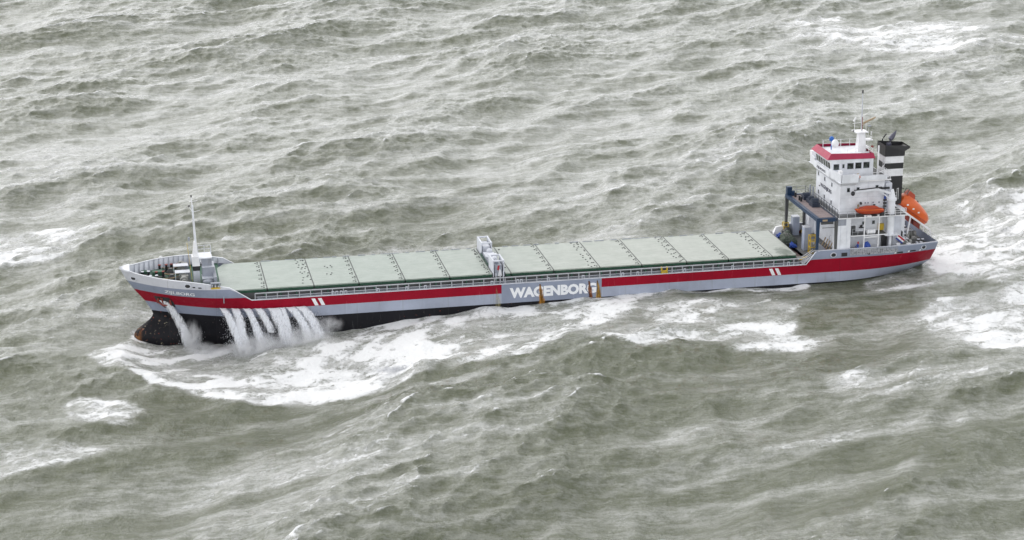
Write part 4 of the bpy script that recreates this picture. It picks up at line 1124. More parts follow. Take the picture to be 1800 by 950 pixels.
# open net rail along the side deck
m = MB()
for k in range(27):
    xx = 99.0 + k * .27; yy = -(hull_y(xx, 0.0) + .02)
    m.box(xx, xx + .05, yy - .02, yy, -.32, .50)
for zz in (-.32, -.1, .12, .34, .5):
    vs = [(x, -(hull_y(x, 0) + .03), zz) for x in np.linspace(99, 106, 12)]
    m.tube(vs, .022, 4)
m.build('net_rail', 'rail_grey', ship)['kind'] = 'stuff'
m = MB(); xs2 = np.linspace(99.0, 106.0, 12)
m._add([(x, -(hull_y(x, 0) + .012), z) for x in xs2 for z in (-.34, .5)], [(2 * i, 2 * i + 2, 2 * i + 3, 2 * i + 1) for i in range(11)]); m.build('safety_net', 'netting', ship)
MB().box(103.75, 104.5, -5.2, -4.86, 2.5, 3.4).build('gas_locker', 'yellow', ship)
m = MB(); m.box(99.6, 100.7, -6.4, -5.2, -.4, .25); m.tube([(99.8, -6.0, .3), (100.6, -6.0, .3)], .14, 8); m.build('deck_machinery', 'dark_grey', ship)
m = MB(); m.box(104.3, 105.0, -5.3, -4.6, -.4, 1.8); m.box(106.2, 107.6, -4.6, -3.61, -.44, 1.9); m.build('doorway', 'black_paint', ship)

# ---- stern: free-fall ramp, winches
m = MB()
for s in (-1.55, .95):
    m.beam((107.4, s, 4.95), (112.9, s, 1.0), .2, .26)
    m.tube([(112.9, s, 1.0), (113.05, s, .7), (113.05, s, -.3)], .09, 8)
    m.beam((109.9, s, 3.1), (109.5, s, .4), .18); m.beam((107.5, s, 4.8), (107.5, s, .0), .2)
for xx in (108.4, 110.2, 112.0):
    zz = 4.95 - (xx - 107.4) * .718
    m.beam((xx, -1.55, zz), (xx, .95, zz), .14)
rp = m.build('launch_ramp', 'white_clean', ship)
for x0_, x1_ in ((107.7, 110.1), (110.4, 111.4)):
    m = MB(); z0_ = 4.95 - (x0_ - 107.4) * .718 - .25; z1_ = 4.95 - (x1_ - 107.4) * .718 - .25
    m.hexa([(x0_, -1.5, z0_ - .75), (x1_, -1.5, z1_ - .75), (x1_, .9, z1_ - .75), (x0_, .9, z0_ - .75)], [(x0_, -1.5, z0_), (x1_, -1.5, z1_), (x1_, .9, z1_), (x0_, .9, z0_)])
    m.build('ramp_panel', 'rust_red', rp)
def aft_winch(x, y, z):
    m = MB(); m.box(x - .3, x + 2.0, y - .6, y + .6, z, z + .15); w = m.build('mooring_winch', 'winch_grey', ship)
    m = MB(); m.tube([(x + .1, y, z + .75), (x + 1.0, y, z + .75)], .52, 16); m.tube([(x + 1.0, y, z + .75), (x + 1.1, y, z + .75)], .72, 16); m.tube([(x + 1.5, y, z + .75), (x + 1.9, y, z + .75)], .4, 12); m.build('drum', 'winch_grey', w, smooth=True)
    MB().box(x - .2, x + .35, y - .5, y + .5, z + .15, z + 1.25).build('gearbox', 'mid_grey', w)
    MB().box(x - .3, x + 1.3, y - .55, y + .6, z + 1.34, z + 1.42).build('spray_hood', 'pale_grey', w)
aft_winch(107.0, -4.6, -.45); aft_winch(107.6, -1.9 - .2, -.45); aft_winch(109.3, -.6, -.45); aft_winch(108.3, 3.0, -.45)
for x_, y_ in ((111.2, -3.2), (110.5, 1.6), (110.4, -4.6), (111.2, 3.5)): bollards(x_ - .6, y_, -.45, 2, .6, 'dark_grey', 'pale_grey', .6)
m = MB(); m.box(106.0, 106.5, -6.5, -6.1, .3, .8); m.box(107.6, 108.2, -6.25, -5.9, .35, .62); m.build('fairlead', 'white_clean', ship)
rail_run(ship, [(112.2, -5.6, .5), (112.3, 5.6, .5)], .8, 'white_clean', 1.6, (1.0, .5), .03)
m = MB(); m.beam((108.3, 5.9, .5), (112.2, 5.3, .5), .1); m.build('stern_rail', 'white_clean', ship)
MB().box(108.42, 108.55, -1.9, -1.4, 7.3, 7.4).build('funnel_lamp', 'black_paint', ship)

# ---- aft well between the hatches and the house: vent trunks
for (x0_, x1_, y0_, y1_, z1_) in ((95.2, 96.15, 5.9, 6.9, 1.75), (94.25, 95.3, -1.5, -.5, 2.35)):
    m = MB(); m.box(x0_, x1_, y0_, y1_, -1.0, z1_, 0); m.box(x0_ - .04, x1_ + .04, y0_ - .04, y1_ + .04, z1_, z1_ + .1, 1); m.build('vent_trunk', ['blue_grey', 'pale_grey'], ship)
m = MB(); m.hexa([(92.3, 6.2, -.9), (94.9, 6.2, -.9), (94.9, 6.9, -.9), (92.3, 6.9, -.9)], [(92.9, 6.5, .3), (94.7, 6.5, .45), (94.7, 6.9, .45), (92.9, 6.9, .3)]); m.build('side_screen', 'white_clean', ship)
m = MB(); m.box(92.0, 93.4, -5.6, -3.8, -1.4, -1.0); m.build('hatch_winch', 'winch_grey', ship)
m = MB(); m.beam((92.2, -5.9, -.85), (93.6, -4.6, -.85), .3, .08); m.build('walkway_step', 'yellow', ship)
m = MB()
for k in range(7):
    m.tube([(96.9, -6.4 + k * .9, -.9), (97.3, -6.3 + k * .9, -.2), (97.7, -6.2 + k * .9, .6)], .08, 6)
m.build('hose_bank', 'rope', ship)
m = MB()
for yy, zz, h_ in ((-6.2, -.9, 2.4), (-5.7, -.9, 2.0), (-4.4, -.9, 2.7), (-2.2, -.9, 2.0)): m.tube([(97.7, yy, zz), (97.7, yy, zz + h_), (97.95, yy, zz + h_ + .2)], .07, 6)
m.build('wall_pipe', 'pale_grey', ship)
m = MB(); m.box(97.0, 97.9, -5.6, -3.9, -.95, -.45); m.box(96.4, 97.2, -3.3, -2.0, -.95, -.5); m.build('pipe_manifold', 'rust_red', ship)
m = MB(); m.box(95.2, 96.6, -5.9, -3.6, -.95, -.6); m.box(95.6, 96.9, -3.2, .5, -.95, -.4); m.build('store_box', 'mid_grey', ship)

# ------------------------------------------------------------------ things that stand on the ship or hang from it
# hatch-cover gantry crane
g = thing('gantry_crane', 'dark blue travelling gantry with a plank platform, standing in front of the white deckhouse', 'gantry crane', (94.3, 0, -1.0))
m = MB(); m.box(94.1, 94.55, -6.7, 6.7, 4.65, 5.15); fb = m.build('cross_beam', 'gantry_blue', g)
m = MB(); m.box(96.75, 97.12, -6.7, 6.7, 4.65, 5.05); m.build('cross_beam', 'navy', g)
for s in (-1, 1):
    y0_, y1_ = sorted((s * 6.72, s * 6.3))
    MB().box(94.56, 96.74, y0_, y1_, 4.6, 5.1).build('end_beam', 'gantry_blue', g)
    for x_, w_ in ((94.35, .36), (97.0, .30)):
        m = MB(); yy = s * 6.5; zb_ = .45 if s < 0 else -.4
        m.hexa([(x_ - w_ * .45, yy - .15, zb_), (x_ + w_ * .35, yy - .15, zb_), (x_ + w_ * .35, yy + .15, zb_), (x_ - w_ * .45, yy + .15, zb_)],
               [(x_ - w_ * .7, yy - .2, 4.64), (x_ + w_ * .6, yy - .2, 4.64), (x_ + w_ * .6, yy + .2, 4.64), (x_ - w_ * .7, yy + .2, 4.64)])
        m.build('leg', 'gantry_blue' if x_ < 95 and s < 0 else 'dark_grey', g)
        MB().box(x_ - .35, x_ + .35, yy - .22, yy + .22, zb_ - 1.4, zb_ - .002).build('wheel_bogie', 'yellow' if s > 0 else 'dark_grey', g)
nb = 12
for k in range(nb):
    y_ = -6.0 + k * 1.0
    m = MB(); m.box(94.62, 96.70, y_, y_ + .96, 4.98, 5.06); m.build('plank', 'plank', g)
for (x0_, x1_, y0_, y1_, h_, mt) in ((95.7, 96.65, 1.0, 2.4, .8, 'navy'), (95.5, 96.6, -.9, .6, 1.0, 'navy'), (95.6, 96.7, 3.0, 4.2, .9, 'navy'), (94.7, 95.3, 5.5, 6.2, .75, 'gantry_blue')):
    m = MB(); m.box(x0_, x1_, y0_, y1_, 5.07, 5.07 + h_ * .6); m.tube([(x0_ + .1, (y0_ + y1_) / 2, 5.07 + h_ * .65), (x1_ - .1, (y0_ + y1_) / 2, 5.07 + h_ * .65)], (y1_ - y0_) * .32, 12); m.build('hoist_motor', mt, g)
m = MB(); m.box(94.15, 94.85, 5.9, 6.6, 5.16, 6.3); m.build('control_box', 'gantry_blue', g)
for k in (2.4, 3.1, 4.8): MB().box(94.9, 95.15, k, k + .2, 5.07, 5.75).build('stanchion', 'black_paint', g)
rail_run(g, [(97.1, 6.6, 5.06), (97.1, -6.6, 5.06)], 1.1, 'navy', 1.1, (1.0, .66, .33), .03)
rail_run(g, [(94.4, 6.6, 5.16), (97.1, 6.6, 5.06)], 1.1, 'rail_grey', 1.3, (1.0, .5), .03)
m = MB(); m.tube([(97.0, 3.2, 5.06), (97.0, 3.2, 7.0)], .12, 8); m.tube([(97.0, 4.4, 5.06), (97.0, 4.4, 6.9)], .12, 8); m.build('cable_post', 'mid_grey', g)
m = MB(); m.box(94.08, 94.0, -5.4, -4.6, 4.75, 5.05) if False else m.box(94.9, 95.6, -6.77, -6.73, 4.7, 4.95); m.build('work_light', 'rope', g)
m = MB(); m.tube([(94.9, -6.2, 4.3), (96.6, -6.2, 4.3)], .2, 10); m.beam((94.7, -6.2, 4.5), (96.8, -6.2, 4.5), .08); m.build('lifting_winch', 'dark_grey', g)
m = MB(); m.beam((95.0, -6.5, 3.7), (96.8, -6.5, 3.7), .07); m.build('brace', 'dark_grey', g)

# free-fall lifeboat on its ramp
lb = thing('lifeboat', 'enclosed orange lifeboat tilted bow-down on the white stern ramp', 'lifeboat', (107.9, -.3, 4.2))
ang = math.atan(.718)
def tilt(px, py, pz):   # along the ramp, across, above it
    return (107.75 + px * math.cos(ang) + pz * math.sin(ang), -.3 + py, 4.15 - px * math.sin(ang) + pz * math.cos(ang))
def boat_shell(z0, z1, sections, n=14, mi=0):
    m = MB(); vs = []
    for (s, w, h0, h1) in sections:
        for k in range(n):
            a = 2 * math.pi * k / n
            cy, cz = math.cos(a), math.sin(a)
            cy = math.copysign(abs(cy) ** .75, cy); cz = math.copysign(abs(cz) ** .8, cz)
            vs.append(tilt(s, w * cy, (h0 + h1) / 2 + (h1 - h0) / 2 * cz))
    fs = [(i * n + k, i * n + (k + 1) % n, (i + 1) * n + (k + 1) % n, (i + 1) * n + k) for i in range(len(sections) - 1) for k in range(n)]
    fs += [tuple(range(n)), tuple(range((len(sections) - 1) * n, len(sections) * n))]
    m._add(vs, fs, mi); return m
m = boat_shell(0, 0, [(-.25, .6, .6, 1.9), (-.05, 1.1, .25, 2.4), (.6, 1.3, .1, 2.8), (1.6, 1.35, .05, 2.8), (2.8, 1.35, .05, 2.6), (3.9, 1.25, .08, 2.35), (4.8, 1.0, .2, 2.05), (5.35, .6, .5, 1.7), (5.55, .2, .85, 1.35)])
m.build('boat_hull', 'orange', lb, smooth=True)
m = MB(); m.hexa([tilt(.25, -.65, 2.6), tilt(1.7, -.65, 2.6), tilt(1.7, .65, 2.6), tilt(.25, .65, 2.6)], [tilt(.4, -.48, 3.3), tilt(1.35, -.48, 3.25), tilt(1.35, .48, 3.25), tilt(.4, .48, 3.3)]); ct = m.build('conning_tower', 'orange_dark', lb)
m = MB(); m.hexa([tilt(1.30, -.5, 2.85), tilt(1.72, -.55, 2.75), tilt(1.72, .55, 2.75), tilt(1.3, .5, 2.85)], [tilt(1.28, -.44, 3.2), tilt(1.47, -.44, 3.15), tilt(1.47, .44, 3.15), tilt(1.28, .44, 3.2)]); m.build('pane', 'glass', ct)
m = MB()
vs = [tilt(s, -w, 1.0) for s, w in ((-.1, 1.12), (.6, 1.38), (1.6, 1.43), (2.8, 1.43), (3.9, 1.33), (4.8, 1.08), (5.35, .66))]
m.tube(vs, .07, 6); m.build('fender', 'orange_dark', lb)
for s in (.9, 2.0, 3.0): MB().box(*[q for pr_ in zip([tilt(s, -1.36, 1.5)[i] - d for i, d in enumerate((.14, .03, .10))], [tilt(s, -1.36, 1.5)[i] + d for i, d in enumerate((.14, .03, .10))]) for q in pr_]).build('marking', 'white_clean', lb)
MB().box(*[q for pr_ in zip([tilt(2.5, 0, 2.7)[i] - .1 for i in range(3)], [tilt(2.5, 0, 2.7)[i] + .1 for i in range(3)]) for q in pr_]).build('hatch_knob', 'black_paint', lb)
m = MB(); m.tube([tilt(.2, -.5, 2.7), tilt(.15, -.5, 3.4), tilt(.15, .5, 3.4), tilt(.2, .5, 2.7)], .05, 6); m.build('grab_rail', 'dark_grey', lb)

# open rescue boat on the port boat deck
rb_ = thing('rescue_boat', 'small covered orange rescue boat on the boat deck beside the white wall', 'rescue boat', (101.7, -6.3, 5.15))
m = MB(); n = 12; vs = []
for s, w, zb_, zt_ in ((99.7, .05, 5.95, 6.1), (100.0, .45, 5.45, 6.15), (100.7, .75, 5.2, 6.2), (101.7, .85, 5.12, 6.25), (102.8, .8, 5.12, 6.2), (103.5, .7, 5.2, 6.12), (103.75, .55, 5.35, 6.05)):
    for k in range(n):
        a = 2 * math.pi * k / n; cy, cz = math.cos(a), math.sin(a)
        if cz > 0: cz *= .55
        vs.append((s, -6.2 + w * cy, (zb_ + zt_) / 2 + (zt_ - zb_) / 2 * (cz + .2)))
m._add(vs, [(i * n + k, i * n + (k + 1) % n, (i + 1) * n + (k + 1) % n, (i + 1) * n + k) for i in range(6) for k in range(n)] + [tuple(range(n)), tuple(range(6 * n, 7 * n))])
m.build('boat_hull', 'orange_dark', rb_, smooth=True)
m = MB(); m.tube([(99.75, -6.25, 6.05), (100.2, -6.68, 6.02), (101.7, -7.02, 6.0), (103.3, -6.9, 5.95), (103.72, -6.7, 5.9)], .09, 8); m.build('rubbing_strake', 'orange', rb_)
m = MB(); m.prism([(103.25, 5.15), (103.7, 5.1), (103.7, 5.5), (103.35, 5.55)], -6.95, -6.6); m.build('outboard_motor', 'black_paint', rb_)
m = MB(); m.hexa([(100.4, -6.8, 6.1), (103.2, -6.85, 6.1), (103.2, -5.6, 6.1), (100.4, -5.7, 6.1)], [(101.2, -6.35, 6.42), (102.6, -6.35, 6.4), (102.6, -6.1, 6.4), (101.2, -6.1, 6.42)]); m.build('boat_cover', 'orange_dark', rb_)

lr = thing('life_raft_canister', 'white barrel-shaped life raft canister between two white posts', 'life raft', (102.1, -6.4, 2.5))
m = MB(); m.tube([(101.45, -6.4, 2.75), (101.52, -6.4, 2.75), (102.68, -6.4, 2.75), (102.75, -6.4, 2.75)], [.2, .32, .32, .2], 16); m.build('canister', 'white_clean', lr, smooth=True)
for xx in (101.85, 102.35): MB().tube([(xx - .03, -6.4, 2.75), (xx + .03, -6.4, 2.75)], .335, 16).build('strap', 'pale_grey', lr)
m = MB(); m.beam((101.7, -6.4, 2.42), (101.7, -6.4, 2.5), .3); m.beam((102.5, -6.4, 2.42), (102.5, -6.4, 2.5), .3); m.build('cradle', 'mid_grey', lr)

# flag hanging by the crane post
fl = thing('flag', 'small red, white and blue flag hanging limp behind the crane post', 'flag', (106.4, -5.5, .4))
m = MB(); m.tube([(106.2, -5.6, 2.1), (108.2, -5.6, .5)], .035, 6); m.build('staff', 'white_clean', fl)
for i, mt in enumerate(('flag_red', 'print_white', 'flag_blue')):
    m = MB(); n = 9; vs = []
    for k in range(n):
        u = k / (n - 1)
        for j in (0, 1):
            d = (i + j) * .24
            vs.append((106.55 + u * .95 - d * .55, -5.68 + .07 * math.sin(u * 9 + i * .6), 1.78 - u * .78 - d * .75))
    b = vs
    m._add(vs + [(x, y + .02, z) for x, y, z in vs], [(2 * k, 2 * k + 2, 2 * k + 3, 2 * k + 1) for k in range(n - 1)] + [(2 * n + 2 * k + 1, 2 * n + 2 * k + 3, 2 * n + 2 * k + 2, 2 * n + 2 * k) for k in range(n - 1)])
    m.build('stripe', mt, fl)

# loose gear in the well and by the side rail
def lump(name, label, cat, c, r, mat, seed, amp=.25, group=None, label_=None):
    th_ = thing(name, label, cat, (c[0], c[1], c[2] - r[2]), group)
    rr = random.Random(seed); ph = [rr.uniform(0, 6.28) for _ in range(6)]
    def fn(q):
        k = 1 + amp * (math.sin(3 * q[0] + ph[0]) * math.sin(4 * q[1] + ph[1]) + .6 * math.sin(7 * q[0] + 5 * q[2] + ph[2]) + .4 * math.sin(9 * q[1] + ph[3]))
        return [q[0] * k, q[1] * k, q[2] * (k if q[2] > -.5 else 1)]
    m = MB(); m.ell(c, r, 22, 12, -.6, fn=fn)
    return th_, m
e, m = lump('net_pile', 'dark green heap of netting on deck behind the aftmost hatch cover', 'net pile', (93.2, 2.5, -.6), (1.15, 1.5, 1.2), 'net_green', 4, .16); m.build('netting', 'net_green', e)
mm = MB()
rr = random.Random(9)
for k in range(22):
    a = rr.uniform(0, 6.28); q0 = (93.2 + 1.15 * math.cos(a), 2.5 + 1.4 * math.sin(a), -.7); q1 = (93.2 + .4 * math.cos(a + .5), 2.5 + .5 * math.sin(a + .5), .5 + rr.random() * .2); q2 = (93.2 + .8 * math.cos(a + 1.1), 2.5 + 1.0 * math.sin(a + 1.1), .05)
    mm.tube([q0, q2, q1], .05, 5)
mm.build('rope_turn', 'winch_grey', e)['kind'] = 'stuff'
e, m = lump('net_pile', 'dark heap of gear on deck behind the yellow frame, starboard side of the well', 'net pile', (94.2, 6.0, -.6), (.7, .8, .9), 'net_green', 12, .2); m.build('netting', 'dark_grey', e)
e, m = lump('tarpaulin', 'crumpled blue tarpaulin at the starboard edge beside the green net heap', 'tarpaulin', (92.9, 4.9, -.65), (.55, .7, .45), 'tarp_blue', 6, .2); m.build('sheet', 'tarp_blue', e)
e, m = lump('tarpaulin', 'crumpled blue tarpaulin on deck in front of the nearer grey trunk', 'tarpaulin', (93.3, .5, -.75), (.5, .6, .4), 'tarp_blue', 7, .25); m.build('sheet', 'tarp_blue', e)
e, m = lump('tarpaulin', 'bright blue tarpaulin bundle by the side rail under the life raft canister', 'tarpaulin', (101.7, -6.2, .45), (.48, .35, .78), 'tarp_blue', 8, .12); m.build('sheet', 'tarp_blue', e)
def cage(label, x, y, z, w, d, h):
    t_ = thing('yellow_frame', label, 'metal frame', (x, y, z), 'yellow frames in the aft well')
    first = None
    for i in (0, 1):
        for j in (0, 1):
            m = MB(); m.beam((x + i * w, y + j * d, z), (x + i * w, y + j * d, z + h), .1); m.build('post', 'yellow', t_)
    for k in (0.02, .35, .68, 1.0):
        m = MB(); zz = z + h * k
        for a, b in (((x, y), (x + w, y)), ((x + w, y), (x + w, y + d)), ((x + w, y + d), (x, y + d)), ((x, y + d), (x, y))): m.beam((a[0], a[1], zz), (b[0], b[1], zz), .08)
        m.build('hoop', 'yellow', t_)
    m = MB(); m.tube([(x + w * .4, y + d * .5, z), (x + w * .4, y + d * .5, z + h * .6)], .16, 8); m.tube([(x + w * .75, y + d * .4, z), (x + w * .75, y + d * .4, z + h * .5)], .14, 8); m.build('gas_bottle', 'winch_grey', t_)
cage('taller yellow caged frame in front of the nearer grey trunk', 94.6, -3.1, -.95, .95, .7, 2.55)
cage('yellow caged frame at the far foot of the blue gantry', 93.9, 6.1, -.95, .7, .6, 1.9)

# deckhand by the side rail: one skinned body, clothing as children
pe = thing('person', 'person in blue coveralls and a red hood standing behind the side rail', 'person', (100.35, -6.35, -.45))
def skin_body(name, nodes, edges, mat, parent, origin):
    me_ = bpy.data.meshes.new(name); me_.from_pydata([tuple(Vector(n_[:3])) for n_ in nodes], edges, [])
    ob = bpy.data.objects.new(name, me_); COL.objects.link(ob)
    md = ob.modifiers.new('skin', 'SKIN'); sv = me_.skin_vertices[0].data
    for i, n_ in enumerate(nodes): sv[i].radius = (n_[3], n_[4] if len(n_) > 4 else n_[3])
    sv[0].use_root = True
    ob.modifiers.new('sub', 'SUBSURF').levels = 1
    dg = bpy.context.evaluated_depsgraph_get(); dg.update()
    fin = bpy.data.meshes.new_from_object(ob.evaluated_get(dg)); bpy.data.objects.remove(ob)
    fin.materials.clear(); fin.materials.append(MATS[mat])
    o2 = bpy.data.objects.new(name, fin); COL.objects.link(o2); o2.parent = parent
    return o2
nodes = [(0, 0, .92, .15, .12), (0, 0, 1.15, .15, .11), (0, 0, 1.38, .18, .11), (0, 0, 1.5, .07), (.0, 0, 1.56, .06),
         (-.02, .2, 1.4, .07), (-.16, .27, 1.16, .055), (-.3, .2, 1.02, .045), (-.36, .18, .99, .04),
         (-.02, -.2, 1.4, .07), (-.14, -.29, 1.14, .055), (-.28, -.27, .98, .045), (-.34, -.26, .95, .04),
         (0, .1, .85, .1), (-.02, .12, .48, .075), (.02, .12, .1, .055), (-.12, .13, .04, .05),
         (0, -.1, .85, .1), (.04, -.12, .48, .075), (.06, -.12, .1, .055), (-.08, -.13, .04, .05)]
edges = [(0, 1), (1, 2), (2, 3), (3, 4), (2, 5), (5, 6), (6, 7), (7, 8), (2, 9), (9, 10), (10, 11), (11, 12), (0, 13), (13, 14), (14, 15), (15, 16), (0, 17), (17, 18), (18, 19), (19, 20)]
body = skin_body('body', nodes, edges, 'tarp_blue', pe, None)
m = MB(); m.ell((0, 0, 1.68), (.10, .085, .125), 12, 8); h_ = bpy.data.objects.new('head', m.mesh('head', 'skin', smooth=True)); COL.objects.link(h_); h_.parent = pe
m = MB(); m.ell((.02, 0, 1.72), (.125, .115, .13), 12, 8, -.35); m.ell((.03, 0, 1.58), (.13, .14, .08), 10, 6); h_ = bpy.data.objects.new('hood', m.mesh('hood', 'flag_red', smooth=True)); COL.objects.link(h_); h_.parent = pe
for s in (-1, 1):
    m = MB(); bx, by, bz = (-.40, .18, .97) if s > 0 else (-.38, -.26, .93)
    m.ell((bx, by, bz), (.05, .04, .025), 8, 5)
    for k in range(4): m.tube([(bx - .03, by - .03 + k * .02, bz), (bx - .09 - (.01 if k in (1, 2) else 0), by - .035 + k * .024, bz - .01), (bx - .11, by - .035 + k * .024, bz - .04)], .009, 5)
    m.tube([(bx + .01, by - .04 * s, bz), (bx - .04, by - .07 * s, bz - .01)], .011, 5)
    h_ = bpy.data.objects.new('hand', m.mesh('hand', 'skin', smooth=True)); COL.objects.link(h_); h_.parent = pe

# ------------------------------------------------------------------ falling water and spray
def spray_mat(name, col, alpha_lo, alpha_hi, sc=1.2, stretch=.35, amax=1.0):
    m = bpy.data.materials.new(name)
    t = NT(m)
    p = t.obj()
    n = t.noise(t.scale(p, (1, 1, stretch)), sc, 7, 0.72, 0.5)
    a = t.n.new('ShaderNodeAttribute'); a.attribute_name = 'thickness'
    al = t.math('MULTIPLY', t.ramp(t.math('ADD', n, t.math('SUBTRACT', a.outputs['Fac'], 0.5)), alpha_lo, alpha_hi), amax)
    d = t.n.new('ShaderNodeBsdfDiffuse'); d.inputs['Color'].default_value = (*col, 1)
    tr = t.n.new('ShaderNodeBsdfTranslucent'); tr.inputs['Color'].default_value = (*col, 1)
    m1 = t.n.new('ShaderNodeMixShader'); m1.inputs[0].default_value = 0.5
    t.t.links.new(d.outputs[0], m1.inputs[1]); t.t.links.new(tr.outputs[0], m1.inputs[2])
    tp = t.n.new('ShaderNodeBsdfTransparent')
    m2 = t.n.new('ShaderNodeMixShader'); t.put(m2.inputs[0], al)
    t.t.links.new(tp.outputs[0], m2.inputs[1]); t.t.links.new(m1.outputs[0], m2.inputs[2])
    t.t.links.new(m2.outputs[0], t.out.inputs['Surface']); t.n.remove(t.bsdf)
    MATS[name] = m
spray_mat('white_water', (0.92, 0.93, 0.955), 0.42, 0.72, 3.0, .2)
def water_curtain(x0, w0, z0, tilt_, spread, reach, ztop_out, seed, layers=5, bottom=-7.3):
    """a jet leaving the hull side: layered ragged sheets arcing out and drifting aft as they fall"""
    r = random.Random(seed); V = []; F = []; D = []
    for L in range(layers):
        nu, nv = 9, 26
        ou = r.uniform(-.12, .12) * L; oy = -.09 * L - r.random() * .08
        ph = r.uniform(0, 6)
        b = len(V)
        for j in range(nv + 1):
            s = j / nv
            zz = z0 + (bottom - z0) * s ** 1.25
            cx = x0 + tilt_ * s ** .8
            ww = w0 * (1 + spread * s) * (1 + .16 * math.sin(11 * s + ph) * s)
            out = reach * s ** .55
            for i in range(nu + 1):
                u = i / nu - .5
                lag = .18 * math.sin(5 * u + ph + 6 * s) * s
                yb = -max(float(hb(cx + u * ww, max(zz, z0))), float(hb(x0, z0)) - .6)
                bul = math.cos(math.pi * u) * (.18 + .45 * s)
                V.append((cx + u * ww + ou * s + lag * .6, yb - .06 - out - bul + oy * (.3 + s) + lag, zz))
                edge_ = 1 - abs(2 * u) ** 2.2
                D.append(.30 + .60 * edge_ - .04 * L - .22 * s + (.05 if s < .15 else 0) - .12 * max(0, s - .75))
        for j in range(nv):
            for i in range(nu):
                a = b + j * (nu + 1) + i
                F.append((a, a + 1, a + nu + 2, a + nu + 1))
    return V, F, D
def flakes(V, F, D, n, fn, size):
    """droplets: small tetrahedra thrown round a path"""
    for _ in range(n):
        p, sz = fn()
        sz *= size * random.uniform(.5, 1.4)
        b = len(V)
        for _k in range(4):
            V.append((p[0] + random.gauss(0, sz), p[1] + random.gauss(0, sz), p[2] + random.gauss(0, sz * 1.5))); D.append(2.0)
        F += [(b, b + 1, b + 2), (b, b + 2, b + 3), (b, b + 3, b + 1), (b + 1, b + 3, b + 2)]
def spray_obj(name, label, V, F, D, mat, origin, kind='stuff'):
    me_ = bpy.data.meshes.new(name)
    me_.from_pydata([(x - origin[0], y - origin[1], z - origin[2]) for x, y, z in V], [], F)
    a = me_.attributes.new('thickness', 'FLOAT', 'POINT'); a.data.foreach_set('value', np.array(D, np.float32))
    me_.materials.append(MATS[mat])
    me_.polygons.foreach_set('use_smooth', [True] * len(me_.polygons))
    ob = bpy.data.objects.new(name, me_); COL.objects.link(ob)
    ob.matrix_world = SHIP @ Matrix.Translation(origin)
    ob['label'] = label; ob['category'] = 'spray'; ob['kind'] = kind
    return ob
jets = [(12.9, 1.0, 2.3, 1.3, 1.3), (14.55, 1.15, 1.0, 1.2, 1.2), (15.95, 1.1, 1.9, .8, 1.0), (17.45, 1.15, 1.5, .5, .8), (19.5, 2.0, 1.6, .55, 1.3), (20.6, .8, .9, .7, 1.2), (21.6, 1.5, 2.4, .55, 1.3), (22.9, 1.6, 2.6, .5, 1.3)]
V, F, D = [], [], []
for i, (x0_, w0_, ti, sp_, re) in enumerate(jets):
    bt = I(x0_ + ti, [13, 17, 20, 25], [-8.0, -7.6, -7.1, -6.3])
    if i == 3: bt = -5.3
    v, f, d = water_curtain(x0_, w0_, -2.42, ti, sp_, re, 0, 100 + i, 4, bt)
    b = len(V); V += v; D += d; F += [tuple(b + q for q in ff) for ff in f]
    def fn(x0_=x0_, w0_=w0_, ti=ti, sp_=sp_, re=re, bt=bt):
        s = random.random() ** .7
        u = random.gauss(0, .34 + .1 * s)
        zz = -2.42 + (bt + 2.42) * s ** 1.25
        cx = x0_ + ti * s ** .8 + u * w0_ * (1 + sp_ * s)
        yb = -max(float(hb(cx, zz)), float(hb(x0_, -2.42)) - .6)
        return (cx, yb - .15 - re * s ** .55 - abs(random.gauss(0, .1 + .35 * s)), zz + random.gauss(0, .03)), (.5 + .9 * s)
    flakes(V, F, D, 900, fn, .035)
for L in range(3):
    b = len(V); nu, nv = 60, 14
    for j in range(nv + 1):
        s = j / nv; zz = -3.2 - 4.4 * s
        for i in range(nu + 1):
            u = i / nu; x_ = 14.2 + 12.0 * u + .9 * s; z_ = zz + 1.3 * u * s
            V.append((x_, -float(hb(x_, max(z_, -4.5))) - .7 - .5 * L - .9 * s - .25 * math.sin(9 * u + L * 2), z_))
            D.append(.14 + .46 * s + .10 * math.sin(u * 23 + L) - .5 * max(0, .12 - min(u, 1 - u)) / .12)
    for j in range(nv):
        for i in range(nu):
            a = b + j * (nu + 1) + i; F.append((a, a + 1, a + nu + 2, a + nu + 1))
spray_obj('falling_water', 'row of white jets of sea water pouring from the freeing ports down the port bow', V, F, D, 'white_water', (18, -8, -7))
# spray thrown up where the jets and the bow meet the sea
V, F, D = [], [], []
def cloud(cx, cy, cz, rx, ry, rz, n, size):
    def fn():
        a = random.gauss(0, .5), random.gauss(0, .5), abs(random.gauss(0, .5)) - .2
        return (cx + rx * a[0], cy + ry * a[1], cz + rz * a[2]), 1.0
    flakes(V, F, D, n, fn, size)
cloud(16, -9.0, -8.0, 4.5, 1.4, 1.3, 2200, .032); cloud(22, -9.2, -7.2, 5.0, 1.5, 1.3, 2200, .032)
cloud(8.8, -3.6, -8.2, 1.3, .9, 1.6, 900, .032); cloud(9.3, -3.8, -7.6, .9, .6, 1.6, 500, .03); cloud(1.4, -2.0, -9.2, 1.6, 1.0, .4, 500, .032)
cloud(4, -4.5, -9.0, 3.5, 2.4, .6, 1200, .032);  cloud(33, -24.5, -5.8, 3.2, 1.2, .5, 2200, .03)
spray_obj('sea_spray', 'fine white spray hanging where the bow and the falling jets strike the sea', V, F, D, 'white_water', (16, -8, -8))
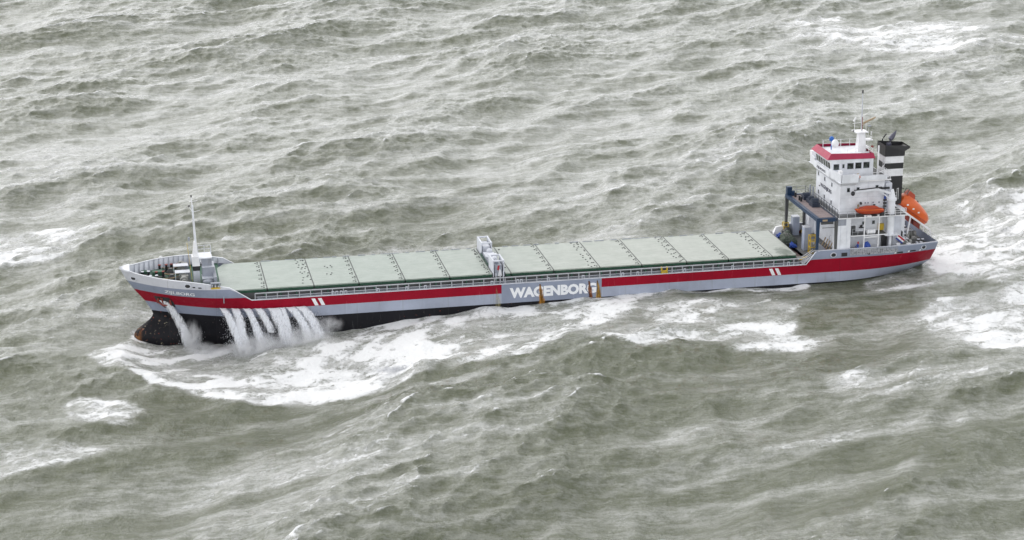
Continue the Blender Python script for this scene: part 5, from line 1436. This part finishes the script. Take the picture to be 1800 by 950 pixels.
# water running out of the anchor pocket
V, F, D = [], [], []
for L in range(3):
    r = random.Random(L); nu, nv = 7, 24; b = len(V); ph = r.uniform(0, 6)
    for j in range(nv + 1):
        s = j / nv; zz = -2.0 - 6.3 * s ** 1.2; cx = 5.2 + 3.4 * s ** .75; ww = 1.3 + .9 * s
        for i in range(nu + 1):
            u = i / nu - .5
            x_ = cx + u * ww + .15 * math.sin(4 * s + ph + 3 * u)
            V.append((x_, -float(hb(x_, zz)) - .12 - .55 * s ** .6 - .22 * L * s - .1 * math.cos(u * 3), zz))
            D.append(.2 + .45 * (1 - abs(2 * u) ** 2) + .12 * s)
    for j in range(nv):
        for i in range(nu):
            a = b + j * (nu + 1) + i; F.append((a, a + 1, a + nu + 2, a + nu + 1))
spray_obj('falling_water', 'thin veil of sea water draining from the anchor pocket', V, F, D, 'white_water', (7, -3, -8))
# soft mist banks: real volumes of fine droplets
mv = bpy.data.materials.new('spray_mist')
t = NT(mv)
p = t.obj()
ln = t.n.new('ShaderNodeVectorMath'); ln.operation = 'LENGTH'; t.t.links.new(p, ln.inputs[0])
w_ = t.n.new('ShaderNodeTexCoord').outputs['Object']
nn = t.noise(t.scale(w_, (1.2, 1.0, .9)), 1.9, 5, 0.65, 0.3)
dn = t.math('MULTIPLY', t.ramp(ln.outputs['Value'], 1.0, 0.25), t.ramp(nn, 0.38, 0.66))
pv = t.n.new('ShaderNodeVolumePrincipled')
pv.inputs['Color'].default_value = (0.985, 0.988, 0.995, 1)
pv.inputs['Anisotropy'].default_value = 0.3
t.put(pv.inputs['Density'], t.math('MULTIPLY', dn, 2.4))
t.t.links.new(pv.outputs[0], t.out.inputs['Volume']); t.n.remove(t.bsdf)
MATS['spray_mist'] = mv
for (cx, cy, cz, rx, ry, rz, lab) in ((9.0, -4.0, -6.9, 1.5, 1.5, 3.0, 'pale mist rising along the black bow below the anchor pocket'),
        (10.0, -5.2, -8.3, 3.2, 1.9, 1.3, 'low mist on the foam at the foot of the black bow'),
        (17.0, -9.2, -7.2, 4.8, 2.0, 2.3, 'white mist at the foot of the forward falling jets'),
        (23.0, -9.4, -6.4, 4.8, 2.0, 2.4, 'white mist at the foot of the aftermost falling jets'),
        (26.3, -8.4, -4.9, 2.6, 1.0, 1.6, 'thin smoke-like mist drifting aft of the last jet')):
    m = MB(); m.ell((0, 0, 0), (1, 1, 1), 24, 14)
    ob = bpy.data.objects.new('mist', m.mesh('mist', 'spray_mist')); COL.objects.link(ob)
    ob.matrix_world = SHIP @ Matrix.Translation((cx, cy, cz)) @ Matrix.Diagonal((rx, ry, rz, 1))
    ob['label'] = lab; ob['category'] = 'mist'; ob['kind'] = 'stuff'
